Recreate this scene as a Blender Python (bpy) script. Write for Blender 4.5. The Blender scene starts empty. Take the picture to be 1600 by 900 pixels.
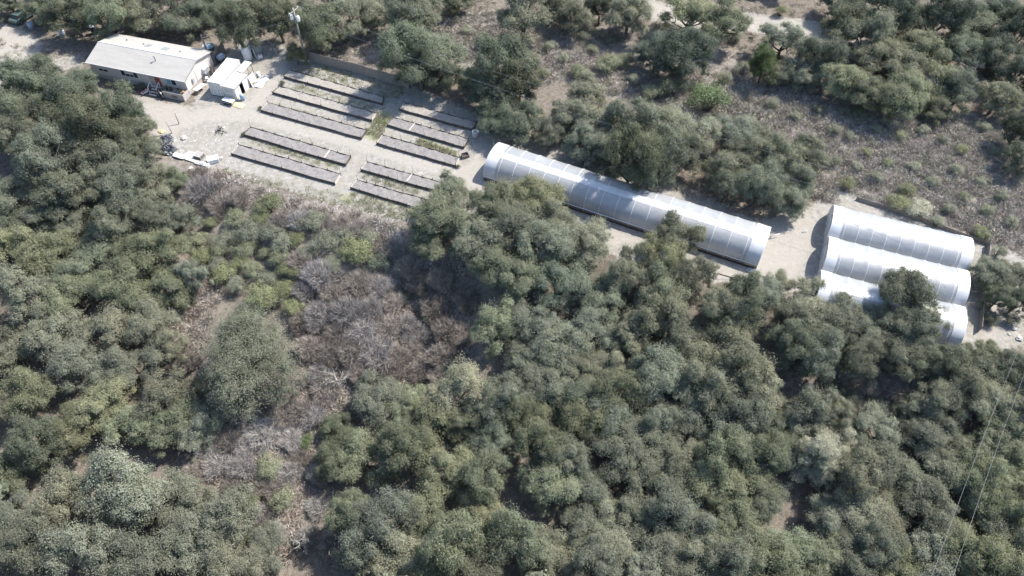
import bpy, math, random
import numpy as np
from mathutils import Vector, Matrix
R_ = math.radians
SC = bpy.context.scene
COL = SC.collection
rnd = random.Random(7)

# ------------------------------------------------------------------ camera
FPX, PITCH, CAMH = 1150.0, R_(52), 70.0
def ray(px, py):
    u = (px - 800) / FPX; v = (450 - py) / FPX
    return np.array([u, math.cos(PITCH) + v * math.sin(PITCH), -math.sin(PITCH) + v * math.cos(PITCH)])
def gp(px, py, z=0.0):
    """world point at height z seen at photo pixel px, py"""
    d = ray(px, py); t = (z - CAMH) / d[2]
    return np.array([d[0] * t, d[1] * t, z])
cam = bpy.data.cameras.new('camera'); camo = bpy.data.objects.new('camera', cam); COL.objects.link(camo)
camo.location = (0, 0, CAMH); camo.rotation_euler = (math.pi / 2 - PITCH, 0, 0)
cam.sensor_width = 36; cam.lens = FPX / 1600 * 36; cam.clip_end = 5000; cam.clip_start = 0.5
SC.camera = camo

# ------------------------------------------------------------------ terrain
EDGE = np.array([gp(*p)[:2] for p in [(150, 215), (262, 252), (330, 268), (480, 318), (620, 350), (760, 372), (900, 385), (1110, 445), (1270, 480), (1450, 570), (1600, 600)]])
GUL = np.array([gp(*p)[:2] for p in [(640, 400), (650, 520), (600, 620), (520, 690), (495, 780), (480, 900)]])
def seg_dist(x, y, pts):
    d = np.full(np.shape(x), 1e9)
    for a, b in zip(pts[:-1], pts[1:]):
        ab = b - a; L = ab @ ab
        t = np.clip(((x - a[0]) * ab[0] + (y - a[1]) * ab[1]) / L, 0, 1)
        d = np.minimum(d, np.hypot(x - a[0] - t * ab[0], y - a[1] - t * ab[1]))
    return d
def hgt(x, y):
    x = np.asarray(x, float); y = np.asarray(y, float)
    ye = np.interp(x, EDGE[:, 0], EDGE[:, 1])
    d = np.clip((ye - y) * 0.92 - 0.5, 0, None)
    z = -7.0 * (1 - np.exp(-d / 20.0))
    z = z - 2.5 * np.exp(-(seg_dist(x, y, GUL) / 7.0) ** 2) * np.clip(d / 6, 0, 1)
    w = np.clip(d / 8, 0, 1)
    z = z + w * (0.5 * np.sin(x * .31 + 1) * np.sin(y * .27) + 0.25 * np.sin(x * .83) * np.sin(y * .71 + 2))
    n = np.clip((y - 70 - np.clip(30 - x, 0, 45) * .85) / 25, 0, 1)
    return z + n * (0.35 * np.sin(x * .21) * np.sin(y * .19 + 1) + 0.15 * np.sin(x * .67 + 2) * np.sin(y * .53))
def gt(px, py, dz=0.0):
    z = 0.0
    for _ in range(14):
        p = gp(px, py, z); z = float(hgt(p[0], p[1])) + dz
    return gp(px, py, z)

# ------------------------------------------------------------------ materials
def nmat(name):
    m = bpy.data.materials.new(name); m.use_nodes = True
    nt = m.node_tree; nt.nodes.clear()
    out = nt.nodes.new('ShaderNodeOutputMaterial')
    return m, nt, out
def N(nt, t, **k):
    n = nt.nodes.new(t)
    for a, b in k.items(): setattr(n, a, b)
    return n
def rgb(c): return (c[0], c[1], c[2], 1)
def noise(nt, scale, detail=4, rough=.6, coord='Object', vec=None):
    n = N(nt, 'ShaderNodeTexNoise'); n.inputs['Scale'].default_value = scale
    n.inputs['Detail'].default_value = detail; n.inputs['Roughness'].default_value = rough
    if vec is None:
        tc = N(nt, 'ShaderNodeTexCoord'); vec = tc.outputs[coord]
    nt.links.new(vec, n.inputs['Vector'])
    return n.outputs['Fac']
def mixc(nt, fac, a, b, mode='MIX'):
    n = N(nt, 'ShaderNodeMix', data_type='RGBA', blend_type=mode)
    for s, v in ((n.inputs[0], fac), (n.inputs[6], a), (n.inputs[7], b)):
        if isinstance(v, (int, float)): s.default_value = v
        elif isinstance(v, tuple): s.default_value = rgb(v)
        else: nt.links.new(v, s)
    return n.outputs[2]
def mrange(nt, v, a, b, c=0., d=1., smooth=True):
    n = N(nt, 'ShaderNodeMapRange'); n.interpolation_type = 'SMOOTHSTEP' if smooth else 'LINEAR'
    nt.links.new(v, n.inputs[0])
    for i, q in enumerate((a, b, c, d)): n.inputs[i + 1].default_value = q
    return n.outputs[0]
def math_(nt, op, a, b=None):
    n = N(nt, 'ShaderNodeMath', operation=op)
    for i, v in enumerate((a, b)):
        if v is None: continue
        if isinstance(v, (int, float)): n.inputs[i].default_value = v
        else: nt.links.new(v, n.inputs[i])
    return n.outputs[0]
def plain(name, c, c2=None, rough=.7, spec=.3, scale=3., metal=0., bump=0., streak=None):
    """painted / worn surface: two colours broken up by noise, fine grain"""
    m, nt, out = nmat(name)
    b = N(nt, 'ShaderNodeBsdfPrincipled')
    b.inputs['Roughness'].default_value = rough; b.inputs['Specular IOR Level'].default_value = spec
    b.inputs['Metallic'].default_value = metal
    if c2 is None: c2 = tuple(v * .75 for v in c)
    tc = N(nt, 'ShaderNodeTexCoord'); vec = tc.outputs['Object']
    if streak:
        mp = N(nt, 'ShaderNodeMapping'); mp.inputs['Scale'].default_value = streak
        nt.links.new(vec, mp.inputs[0]); vec = mp.outputs[0]
    f = noise(nt, scale, 6, .65, vec=vec)
    col = mixc(nt, mrange(nt, f, .38, .68), c, c2)
    f2 = noise(nt, scale * 9, 2, .5, vec=vec)
    col = mixc(nt, mrange(nt, f2, .3, .7, 0, .35), col, tuple(v * .7 for v in c))
    nt.links.new(col, b.inputs['Base Color'])
    if bump:
        bp = N(nt, 'ShaderNodeBump'); bp.inputs['Strength'].default_value = bump; bp.inputs['Distance'].default_value = .05
        nt.links.new(f2, bp.inputs['Height']); nt.links.new(bp.outputs[0], b.inputs['Normal'])
    nt.links.new(b.outputs[0], out.inputs[0])
    return m
def leafmat(name, trans=.42, rough=.6, spec=.18, nscale=.9, lo=.62, hi=1.35, warm=.35):
    """leaf colour = object colour, varied by clump, by single leaf and by tree"""
    m, nt, out = nmat(name)
    oi = N(nt, 'ShaderNodeObjectInfo'); ge = N(nt, 'ShaderNodeNewGeometry')
    f = noise(nt, nscale, 3, .6)
    br = mrange(nt, f, .3, .7, lo, hi, False)
    isl = mrange(nt, ge.outputs['Random Per Island'], 0, 1, .76, 1.26, False)
    k = math_(nt, 'MULTIPLY', br, isl)
    vm = N(nt, 'ShaderNodeVectorMath', operation='SCALE')
    nt.links.new(oi.outputs['Color'], vm.inputs[0]); nt.links.new(k, vm.inputs['Scale'])
    f3 = noise(nt, nscale * .45, 2, .5)
    col = mixc(nt, mrange(nt, f3, .5, .72, 0, warm), vm.outputs[0], (.178, .18, .148))
    b = N(nt, 'ShaderNodeBsdfPrincipled'); b.inputs['Roughness'].default_value = rough
    b.inputs['Specular IOR Level'].default_value = spec
    nt.links.new(col, b.inputs['Base Color'])
    t = N(nt, 'ShaderNodeBsdfTranslucent')
    tcol = mixc(nt, 1., col, (1.08, 1.15, .72), 'MULTIPLY'); nt.links.new(tcol, t.inputs[0])
    mx = N(nt, 'ShaderNodeMixShader'); mx.inputs[0].default_value = trans
    nt.links.new(b.outputs[0], mx.inputs[1]); nt.links.new(t.outputs[0], mx.inputs[2])
    nt.links.new(mx.outputs[0], out.inputs[0])
    return m
M = {}
M['leaf'] = leafmat('oak_leaf')
M['shrubleaf'] = leafmat('shrub_leaf', trans=.28, nscale=1.4, warm=.15)
M['twig'] = leafmat('dry_twig', trans=0, rough=.9, spec=.1, nscale=1.2, lo=.7, hi=1.3, warm=.2)
M['bark'] = plain('bark', (.15, .13, .115), (.09, .075, .065), .9, .1, 4)
M['palebark'] = plain('pale_bark', (.29, .275, .25), (.2, .19, .165), .9, .1, 4)
M['wood_grey'] = plain('weathered_wood', (.27, .24, .21), (.19, .165, .145), .85, .15, 2, streak=(1, 1, 6))
M['board'] = plain('bed_board', (.105, .09, .08), (.065, .055, .05), .85, .15, 2)
M['board_pale'] = plain('pale_batten', (.50, .46, .41), (.38, .34, .3), .8, .2, 2)
M['fence'] = plain('fence_board', (.23, .205, .18), (.18, .158, .138), .85, .12, 1.5, streak=(4, 4, .5))
M['roof'] = plain('roof_sheet', (.335, .318, .29), (.295, .28, .255), .55, .3, .5, streak=(.4, 2.5, 1))
M['wall'] = plain('wall_paint', (.60, .54, .495), (.53, .475, .435), .7, .25, .8)
M['skirt'] = plain('skirting', (.44, .41, .38), (.36, .33, .31), .8, .2, 1)
M['white'] = plain('white_paint', (.58, .57, .55), (.49, .475, .45), .5, .4, 1.2)
M['white2'] = plain('dull_white', (.72, .71, .69), (.58, .56, .53), .6, .3, 2)
M['grey_roof'] = plain('grey_roof', (.36, .36, .34), (.31, .31, .295), .7, .2, .8)
M['red'] = plain('red_paint', (.30, .075, .06), (.22, .06, .05), .5, .3, 2)
M['dark'] = plain('dark_plastic', (.03, .03, .034), (.045, .045, .05), .5, .4, 3)
M['black_tarp'] = plain('black_tarp', (.035, .037, .045), (.14, .145, .165), .4, .5, 1.6, bump=.5)
M['glass'] = plain('window_glass', (.03, .035, .04), (.05, .055, .06), .12, .6, 1)
M['blind'] = plain('blind', (.62, .6, .57), (.55, .53, .5), .7, .2, 2)
M['teal_glass'] = plain('teal_curtain', (.20, .42, .46), (.16, .34, .40), .4, .4, 2)
M['trim'] = plain('trim', (.68, .67, .65), (.6, .59, .57), .5, .3, 2)
M['steel'] = plain('galvanised', (.45, .46, .47), (.34, .35, .36), .45, .5, 3, metal=.4)
M['tank_grey'] = plain('grey_tank', (.21, .235, .24), (.17, .19, .195), .5, .4, 1.5)
M['blue'] = plain('blue_plastic', (.22, .33, .44), (.17, .26, .36), .45, .4, 2)
M['greyblue'] = plain('grey_blue_plastic', (.30, .34, .41), (.23, .27, .33), .5, .4, 2)
M['water'] = plain('tank_water', (.16, .24, .27), (.24, .32, .35), .1, .6, 1.5)
M['yellow'] = plain('yellow_sheet', (.58, .50, .27), (.50, .44, .27), .6, .3, 2)
M['orange'] = plain('terracotta', (.48, .26, .17), (.38, .2, .14), .8, .2, 3)
M['brownbox'] = plain('brown_box', (.25, .2, .16), (.18, .145, .12), .85, .15, 2)
M['car'] = plain('car_paint', (.075, .115, .11), (.06, .095, .09), .3, .5, .5)
M['concrete'] = plain('concrete', (.46, .44, .41), (.34, .32, .3), .9, .1, 1.2, bump=.3)
M['soil'] = plain('bed_soil', (.225, .212, .202), (.16, .15, .145), .95, .05, 2.2, bump=.8)
M['soil_tan'] = plain('dry_bed_soil', (.295, .272, .242), (.225, .207, .182), .95, .05, 2.2, bump=.8)
M['pink'] = plain('pink_plastic', (.60, .22, .27), (.55, .32, .34), .45, .4, 3)
M['shade'] = plain('shade_cloth', (.24, .215, .19), (.185, .165, .15), .9, .1, 2)
M['wire'] = plain('wire', (.30, .30, .30), (.2, .2, .2), .5, .4, 2)
M['darkwire'] = plain('fence_wire', (.2, .19, .18), (.15, .14, .13), .7, .2, 2)

def filmmat():
    m, nt, out = nmat('poly_film')
    f = noise(nt, .8, 5, .65)
    col = mixc(nt, mrange(nt, f, .35, .7), (.485, .50, .508), (.43, .447, .457))
    d = N(nt, 'ShaderNodeBsdfPrincipled'); d.inputs['Roughness'].default_value = .40; d.inputs['Specular IOR Level'].default_value = 1.0; d.inputs['Coat Weight'].default_value = .6; d.inputs['Coat Roughness'].default_value = .33
    nt.links.new(col, d.inputs['Base Color'])
    bp = N(nt, 'ShaderNodeBump'); bp.inputs['Strength'].default_value = .25; bp.inputs['Distance'].default_value = .1
    nt.links.new(noise(nt, 1.6, 3, .5), bp.inputs['Height']); nt.links.new(bp.outputs[0], d.inputs['Normal'])
    t = N(nt, 'ShaderNodeBsdfTranslucent'); nt.links.new(col, t.inputs[0])
    a = N(nt, 'ShaderNodeMixShader'); a.inputs[0].default_value = .42
    nt.links.new(d.outputs[0], a.inputs[1]); nt.links.new(t.outputs[0], a.inputs[2])
    tr = N(nt, 'ShaderNodeBsdfTransparent'); tr.inputs[0].default_value = (.92, .93, .95, 1)
    b = N(nt, 'ShaderNodeMixShader'); b.inputs[0].default_value = .16
    nt.links.new(a.outputs[0], b.inputs[1]); nt.links.new(tr.outputs[0], b.inputs[2])
    nt.links.new(b.outputs[0], out.inputs[0])
    return m
M['film'] = filmmat()

# ------------------------------------------------------------------ mesh helpers
class MB:
    def __init__(s): s.v = []; s.f = []
    def quad8(s, c):
        k = len(s.v); s.v += [tuple(map(float, p)) for p in c]
        s.f += [tuple(k + i for i in q) for q in ((0, 3, 2, 1), (4, 5, 6, 7), (0, 1, 5, 4), (1, 2, 6, 5), (2, 3, 7, 6), (3, 0, 4, 7))]
        return s
    def box(s, x0, x1, y0, y1, z0, z1):
        return s.quad8([(x0, y0, z0), (x1, y0, z0), (x1, y1, z0), (x0, y1, z0), (x0, y0, z1), (x1, y0, z1), (x1, y1, z1), (x0, y1, z1)])
    def slab(s, a, b, c, d, t):
        """four corners (counter-clockwise from above) extruded down by t"""
        q = [np.array(p, float) for p in (a, b, c, d)]; dn = np.array([0, 0, -t])
        return s.quad8([p + dn for p in q] + q)
    def tube(s, pts, rad, n=6, cap=True):
        pts = [np.array(p, float) for p in pts]
        if np.isscalar(rad): rad = [rad] * len(pts)
        k0 = len(s.v)
        for i, p in enumerate(pts):
            t = pts[min(i + 1, len(pts) - 1)] - pts[max(i - 1, 0)]; t /= (np.linalg.norm(t) + 1e-9)
            a = np.cross(t, (0, 0, 1.) if abs(t[2]) < .9 else (1., 0, 0)); a /= np.linalg.norm(a); b = np.cross(t, a)
            for j in range(n):
                w = 2 * math.pi * j / n
                s.v.append(tuple(p + rad[i] * (math.cos(w) * a + math.sin(w) * b)))
        for i in range(len(pts) - 1):
            for j in range(n):
                j2 = (j + 1) % n
                s.f.append((k0 + i * n + j, k0 + i * n + j2, k0 + (i + 1) * n + j2, k0 + (i + 1) * n + j))
        if cap:
            s.f.append(tuple(k0 + j for j in range(n))[::-1]); s.f.append(tuple(k0 + (len(pts) - 1) * n + j for j in range(n)))
        return s
    def lathe(s, prof, n=20, c=(0, 0, 0)):
        k0 = len(s.v)
        for r, z in prof:
            for j in range(n):
                w = 2 * math.pi * j / n
                s.v.append((c[0] + r * math.cos(w), c[1] + r * math.sin(w), c[2] + z))
        for i in range(len(prof) - 1):
            for j in range(n):
                j2 = (j + 1) % n
                s.f.append((k0 + i * n + j, k0 + i * n + j2, k0 + (i + 1) * n + j2, k0 + (i + 1) * n + j))
        s.f.append(tuple(k0 + (len(prof) - 1) * n + j for j in range(n)))
        return s
    def ring(s, c, R, r, axis='y', n=16, m=6):
        pts = []
        for i in range(n + 1):
            w = 2 * math.pi * i / n
            pts.append((c[0] + R * math.cos(w), c[1], c[2] + R * math.sin(w)) if axis == 'y' else (c[0] + R * math.cos(w), c[1] + R * math.sin(w), c[2]))
        return s.tube(pts, r, m, False)
    def build(s, name, mat, parent=None, smooth=False, bevel=0):
        me = bpy.data.meshes.new(name); me.from_pydata(s.v, [], s.f); me.validate(); me.update()
        o = bpy.data.objects.new(name, me); COL.objects.link(o); me.materials.append(mat)
        if smooth: me.shade_smooth()
        if parent is not None: o.parent = parent
        if bevel:
            b = o.modifiers.new('bevel', 'BEVEL'); b.width = bevel; b.segments = 2; b.limit_method = 'ANGLE'
        return o
def np_mesh(name, V, F, mat, smooth=False):
    """V (n,3); F (m,k) all faces with k corners"""
    V = np.asarray(V, np.float32); F = np.asarray(F, np.int32); k = F.shape[1]
    me = bpy.data.meshes.new(name)
    me.vertices.add(len(V)); me.vertices.foreach_set('co', V.ravel())
    me.loops.add(F.size); me.loops.foreach_set('vertex_index', F.ravel())
    me.polygons.add(len(F)); me.polygons.foreach_set('loop_start', np.arange(0, F.size, k, dtype=np.int32))
    me.update(calc_edges=True); me.materials.append(mat)
    if smooth: me.shade_smooth()
    return me
def tag(o, label, cat, group=None):
    o['label'] = label; o['category'] = cat
    if group: o['group'] = group
    return o
def thing(name, label, cat, loc=(0, 0, 0), rz=0., group=None):
    o = bpy.data.objects.new(name, None); o.empty_display_size = .3; COL.objects.link(o)
    o.location = [float(v) for v in loc]; o.rotation_euler = (0, 0, rz)
    return tag(o, label, cat, group)
def struct(name, me):
    o = bpy.data.objects.new(name, me); COL.objects.link(o); o['kind'] = 'structure'; return o

# ------------------------------------------------------------------ ground sheet
def poly_mask(x, y, poly):
    ins = np.zeros(x.shape, bool); n = len(poly)
    for i in range(n):
        x1, y1 = poly[i]; x2, y2 = poly[(i + 1) % n]
        c = ((y1 > y) != (y2 > y)) & (x < (x2 - x1) * (y - y1) / (y2 - y1 + 1e-12) + x1)
        ins ^= c
    d = seg_dist(x, y, np.array(list(poly) + [poly[0]]))
    return np.where(ins, d, -d)       # signed metres
def wp(pts): return np.array([gt(*p)[:2] for p in pts])
def axis_vals(a, b, step):
    core = np.arange(a, b + 1e-6, step); ext = step; lo = []; hi = []
    p, q = a, b
    while ext < 700:
        ext *= 1.5; p -= ext; q += ext; lo.append(p); hi.append(q)
    return np.concatenate([lo[::-1], core, hi])
gx, gy = axis_vals(-112, 112, .5), axis_vals(5, 142, .5)
XX, YY = np.meshgrid(gx, gy); ZZ = hgt(XX, YY)
nx, ny = len(gx), len(gy)
idx = np.arange(nx * ny).reshape(ny, nx)
Fq = np.stack([idx[:-1, :-1], idx[:-1, 1:], idx[1:, 1:], idx[1:, :-1]], -1).reshape(-1, 4)
PAD = [(205, 160), (300, 165), (330, 112), (345, 95), (380, 60), (440, 70), (480, 92), (640, 132), (745, 178), (800, 205), (905, 232), (990, 280), (1060, 288), (1100, 305), (1200, 352), (1262, 325), (1300, 290), (1340, 303), (1540, 378), (1600, 400), (1600, 540), (1530, 560), (1480, 560), (1280, 480), (1190, 440), (1100, 440), (960, 400), (880, 355), (760, 330), (690, 350), (620, 345), (480, 305), (335, 262), (262, 245)]
DRIVE = [(-60, 20), (20, 40), (60, 62), (62, 70), (50, 95), (30, 150), (-60, 200)]
DRIVE2 = [(55, 90), (140, 75), (140, 110), (60, 120)]
ROAD = [(960, 4), (1030, 18), (1100, 34), (1165, 34), (1235, 42), (1290, 54), (1330, 74), (1440, 112), (1510, 124)]
SCRUB = [(560, 60), (700, 20), (780, 20), (900, 50), (1000, 110), (1120, 120), (1250, 130), (1400, 185), (1600, 175), (1680, 230), (1680, 420), (1540, 375), (1320, 300), (1280, 200), (1120, 175), (1000, 170), (900, 130), (840, 130), (720, 90), (600, 80)]
def fade(sd, w=1.2): return np.clip(sd / w * .5 + .5, 0, 1)
dirt = np.maximum.reduce([fade(poly_mask(XX, YY, wp(PAD)), 1.6), fade(poly_mask(XX, YY, wp(DRIVE)), 2), .6 * fade(poly_mask(XX, YY, wp(DRIVE2)), 2),
                          fade(3.0 - seg_dist(XX, YY, wp(ROAD)), 1.0)])
rut = np.zeros_like(XX)
for pts, w, k in [([(262, 200), (320, 180), (400, 180), (560, 222), (690, 262), (760, 285), (820, 320)], 1.5, .9), ([(235, 160), (300, 180), (400, 160), (430, 120), (440, 95)], 1.4, .75),
                  ([(590, 190), (560, 240), (535, 300)], .8, .55), ([(890, 352), (1000, 385), (1110, 425), (1200, 432)], 1.3, .9), ([(1235, 345), (1215, 400), (1190, 430)], 3.2, .95),
                  ([(730, 300), (760, 250), (770, 215)], 2., .9), ([(215, 160), (270, 185), (255, 215)], 1.6, 1.0), ([(1560, 470), (1545, 540)], 1.2, .7)] + [(ROAD, 2., 1.)]:
    rut = np.maximum(rut, k * fade(w - seg_dist(XX, YY, wp(pts)), 1.2))
rut = np.maximum(rut, fade(poly_mask(XX, YY, wp(DRIVE)), 3))
green = np.zeros_like(XX)
for pts, w, k in [([(600, 180), (585, 212)], 1.1, 1.), ([(660, 222), (700, 236), (708, 244)], .8, 1.), ([(440, 168), (560, 203)], .7, .6), ([(470, 135), (560, 165)], .7, .55), ([(455, 118), (470, 122)], .9, .8),
                  ([(420, 185), (540, 220)], .6, .35), ([(400, 226), (520, 258)], .8, .55), ([(590, 275), (650, 290)], .8, .5), ([(560, 300), (620, 322)], 1.1, .5), ([(540, 310), (545, 312)], 1.0, .8),
                  ([(310, 215), (335, 220)], 1.0, .2), ([(640, 205), (720, 225)], .6, .6), ([(360, 262), (480, 296)], 1.2, .3)]:
    green = np.maximum(green, k * fade(w - seg_dist(XX, YY, wp(pts)), .9))
SCRUB2 = [(1080, 140), (1300, 170), (1310, 320), (1250, 300), (1290, 250), (1120, 185)]
SCRUB3 = [(480, 60), (600, 60), (700, 20), (1000, 30), (1180, 70), (1300, 130), (1100, 170), (900, 140), (640, 130), (500, 90)]
scrub = np.maximum.reduce([fade(poly_mask(XX, YY, wp(SCRUB)), 4), .8 * fade(poly_mask(XX, YY, wp(SCRUB2)), 4), .55 * fade(poly_mask(XX, YY, wp(SCRUB3)), 4), fade(poly_mask(XX, YY, wp([(280, 262), (480, 318), (620, 352), (640, 600), (500, 780), (420, 860), (300, 740), (330, 560), (270, 440)])), 4) * .3,
     .8 * fade(4.5 - np.abs(np.interp(XX, EDGE[:, 0], EDGE[:, 1]) - YY - 3.5), 3) * (XX < -14) * (XX > -55)])
gm, nt, out = nmat('ground_soil')
at = N(nt, 'ShaderNodeVertexColor'); at.layer_name = 'mask'
sp = N(nt, 'ShaderNodeSeparateColor'); nt.links.new(at.outputs['Color'], sp.inputs[0])
nA, nB, nC = noise(nt, .35, 8, .7), noise(nt, 1.7, 6, .7), noise(nt, 6., 4, .7)
def brk(m, n, a=.55): return mrange(nt, math_(nt, 'ADD', m, math_(nt, 'MULTIPLY', math_(nt, 'SUBTRACT', n, .5), a * 2)), .38, .62)
duff = mixc(nt, mrange(nt, nB, .35, .65), (.100, .084, .068), (.165, .145, .122))
duff = mixc(nt, mrange(nt, nC, .55, .70), duff, (.27, .245, .21))
dry = mixc(nt, mrange(nt, nB, .35, .65), (0.184, 0.164, 0.146), (0.264, 0.240, 0.214))
dry = mixc(nt, mrange(nt, nC, .35, .6, .6, 0), dry, (0.116, 0.102, 0.090))
col = mixc(nt, brk(sp.outputs[2], nA), duff, dry)
d1 = mixc(nt, mrange(nt, nB, .36, .64), (0.197, 0.185, 0.166), (0.281, 0.266, 0.241))
d1 = mixc(nt, mrange(nt, nA, .46, .58, 0, .7), d1, (0.218, 0.203, 0.169))
nD = noise(nt, .9, 5, .75)
d1 = mixc(nt, mrange(nt, nD, .56, .66, 0, .75), d1, (0.322, 0.310, 0.285))
d1 = mixc(nt, mrange(nt, nD, .36, .44, .65, 0), d1, (0.165, 0.158, 0.132))
d1 = mixc(nt, mrange(nt, nC, .56, .68, 0, .7), d1, (0.145, 0.133, 0.116))
col = mixc(nt, brk(sp.outputs[0], nB, .5), col, d1)
pal = mixc(nt, mrange(nt, nB, .33, .67), (0.317, 0.295, 0.262), (0.251, 0.230, 0.201))
pal = mixc(nt, mrange(nt, nC, .6, .7, 0, .4), pal, (0.182, 0.166, 0.143))
col = mixc(nt, math_(nt, 'MULTIPLY', brk(at.outputs['Alpha'], nA, .6), .75), col, pal)
grn = mixc(nt, mrange(nt, nC, .35, .65), (.135, .16, .065), (.26, .255, .16))
col = mixc(nt, math_(nt, 'MULTIPLY', brk(sp.outputs[1], nB, .85), .7), col, grn)
b = N(nt, 'ShaderNodeBsdfPrincipled'); b.inputs['Roughness'].default_value = .95; b.inputs['Specular IOR Level'].default_value = .08
nt.links.new(col, b.inputs['Base Color'])
bp = N(nt, 'ShaderNodeBump'); bp.inputs['Strength'].default_value = .6; bp.inputs['Distance'].default_value = .12
nt.links.new(math_(nt, 'ADD', nB, math_(nt, 'MULTIPLY', nC, .5)), bp.inputs['Height']); nt.links.new(bp.outputs[0], b.inputs['Normal'])
nt.links.new(b.outputs[0], out.inputs[0])
gme = np_mesh('ground', np.stack([XX, YY, ZZ], -1).reshape(-1, 3), Fq, gm, True)
ca = gme.color_attributes.new('mask', 'FLOAT_COLOR', 'POINT')
ca.data.foreach_set('color', np.stack([dirt, green, scrub, rut], -1).astype(np.float32).ravel())
struct('ground', gme)

# ------------------------------------------------------------------ plants: prototypes
def unit(a): return a / (np.linalg.norm(a, axis=-1, keepdims=True) + 1e-9)
def quads_from(pos, nrm, L, W, rng, blade=False):
    n = len(pos)
    r = unit(rng.normal(size=(n, 3))); a = unit(np.cross(nrm, r)); b = np.cross(nrm, a)
    L = L * rng.uniform(.65, 1.3, (n, 1)); W = W * rng.uniform(.7, 1.25, (n, 1))
    V = np.stack([pos - a * L * .5, pos - b * W * .5 + a * L * .08, pos + a * L * .5, pos + b * W * .5 + a * L * .08], 1).reshape(-1, 3)
    return V, np.arange(n * 4).reshape(n, 4)
VEIL = []
def lobes_for(rng, R, nl, zb, zt, lr, lean=0., boughs=0):
    ph = rng.uniform(0, 6.28, 3)
    def dome(nb, kmax, zmul):
        pts = []
        for i in range(nb):
            best = None
            for _ in range(14):
                th = rng.uniform(0, 6.28); k = math.sqrt(rng.uniform(0, 1)) * kmax
                Rt = R * (1 + .20 * math.sin(2 * th + ph[0]) + .15 * math.sin(3 * th + ph[1]))
                q = np.array([math.cos(th) * k * Rt, math.sin(th) * k * Rt, 0])
                q[2] = zb + (zt - zb) * math.sqrt(max(0, 1 - k * k * .95)) * rng.uniform(*zmul)
                d = min([np.linalg.norm(q - p) for p in pts], default=9)
                if best is None or d > best[0]: best = (d, q)
            pts.append(best[1])
        return np.array(pts)
    if not boughs: 
        return dome(nl, .8, (.72, 1.)), rng.uniform(lr[0], lr[1], nl)
    brs = []
    B = dome(boughs, .78, (.42, 1.12)); C = []; rad = []
    for b in B:
        br = rng.uniform(.9, 1.75); brs.append(br)
        el = rng.uniform(.75, 1.35); ea = rng.uniform(0, 3.14); ca, sa = math.cos(ea), math.sin(ea)
        for j in range(int(3.6 * br ** 1.6) + 3):
            d = unit(rng.normal(size=3)) * br * rng.uniform(.25, 1.05) * np.array([el, 1 / el, .5]); d = np.array([d[0] * ca - d[1] * sa, d[0] * sa + d[1] * ca, d[2]])
            C.append(b + d); rad.append(lr[0] + (lr[1] - lr[0]) * rng.uniform() ** 1.6)
    VEIL.clear(); VEIL.extend(zip(B, brs))
    for j in range(boughs): 
        q = dome(1, .95, (.05, .5))[0]; C.append(q); rad.append(rng.uniform(*lr) * .9)
    return np.array(C), np.array(rad)
def leaf_cloud(rng, C, rad, ntuft, nleaf, L, W, squash=.78):
    P = []; Q = []
    for c, r in zip(C, rad):
        nt_ = int(ntuft * (r / 1.3) ** 2) + 3
        d = unit(rng.normal(size=(nt_ * 2, 3)) + np.array([0, 0, .45])); d = d[d[:, 2] > -.4][:nt_]
        tp = c + d * np.array([1, 1, squash]) * r * rng.uniform(.66, 1.1, (len(d), 1))
        tr = rng.uniform(.22, .5, len(d))
        k = rng.integers(int(nleaf * .6), int(nleaf * 1.35), len(d))
        ti = np.repeat(np.arange(len(d)), k)
        off = rng.normal(size=(len(ti), 3)) * (tr[ti, None] * np.array([.74, .74, .52]))
        P.append(tp[ti] + off)
        Q.append(unit(d[ti] * .6 + off / tr[ti, None] * .3 + rng.normal(size=off.shape) * .32 + np.array([0, 0, .4])))
    P = np.concatenate(P); Q = np.concatenate(Q)
    return quads_from(P, Q, L, W, rng)
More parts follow.
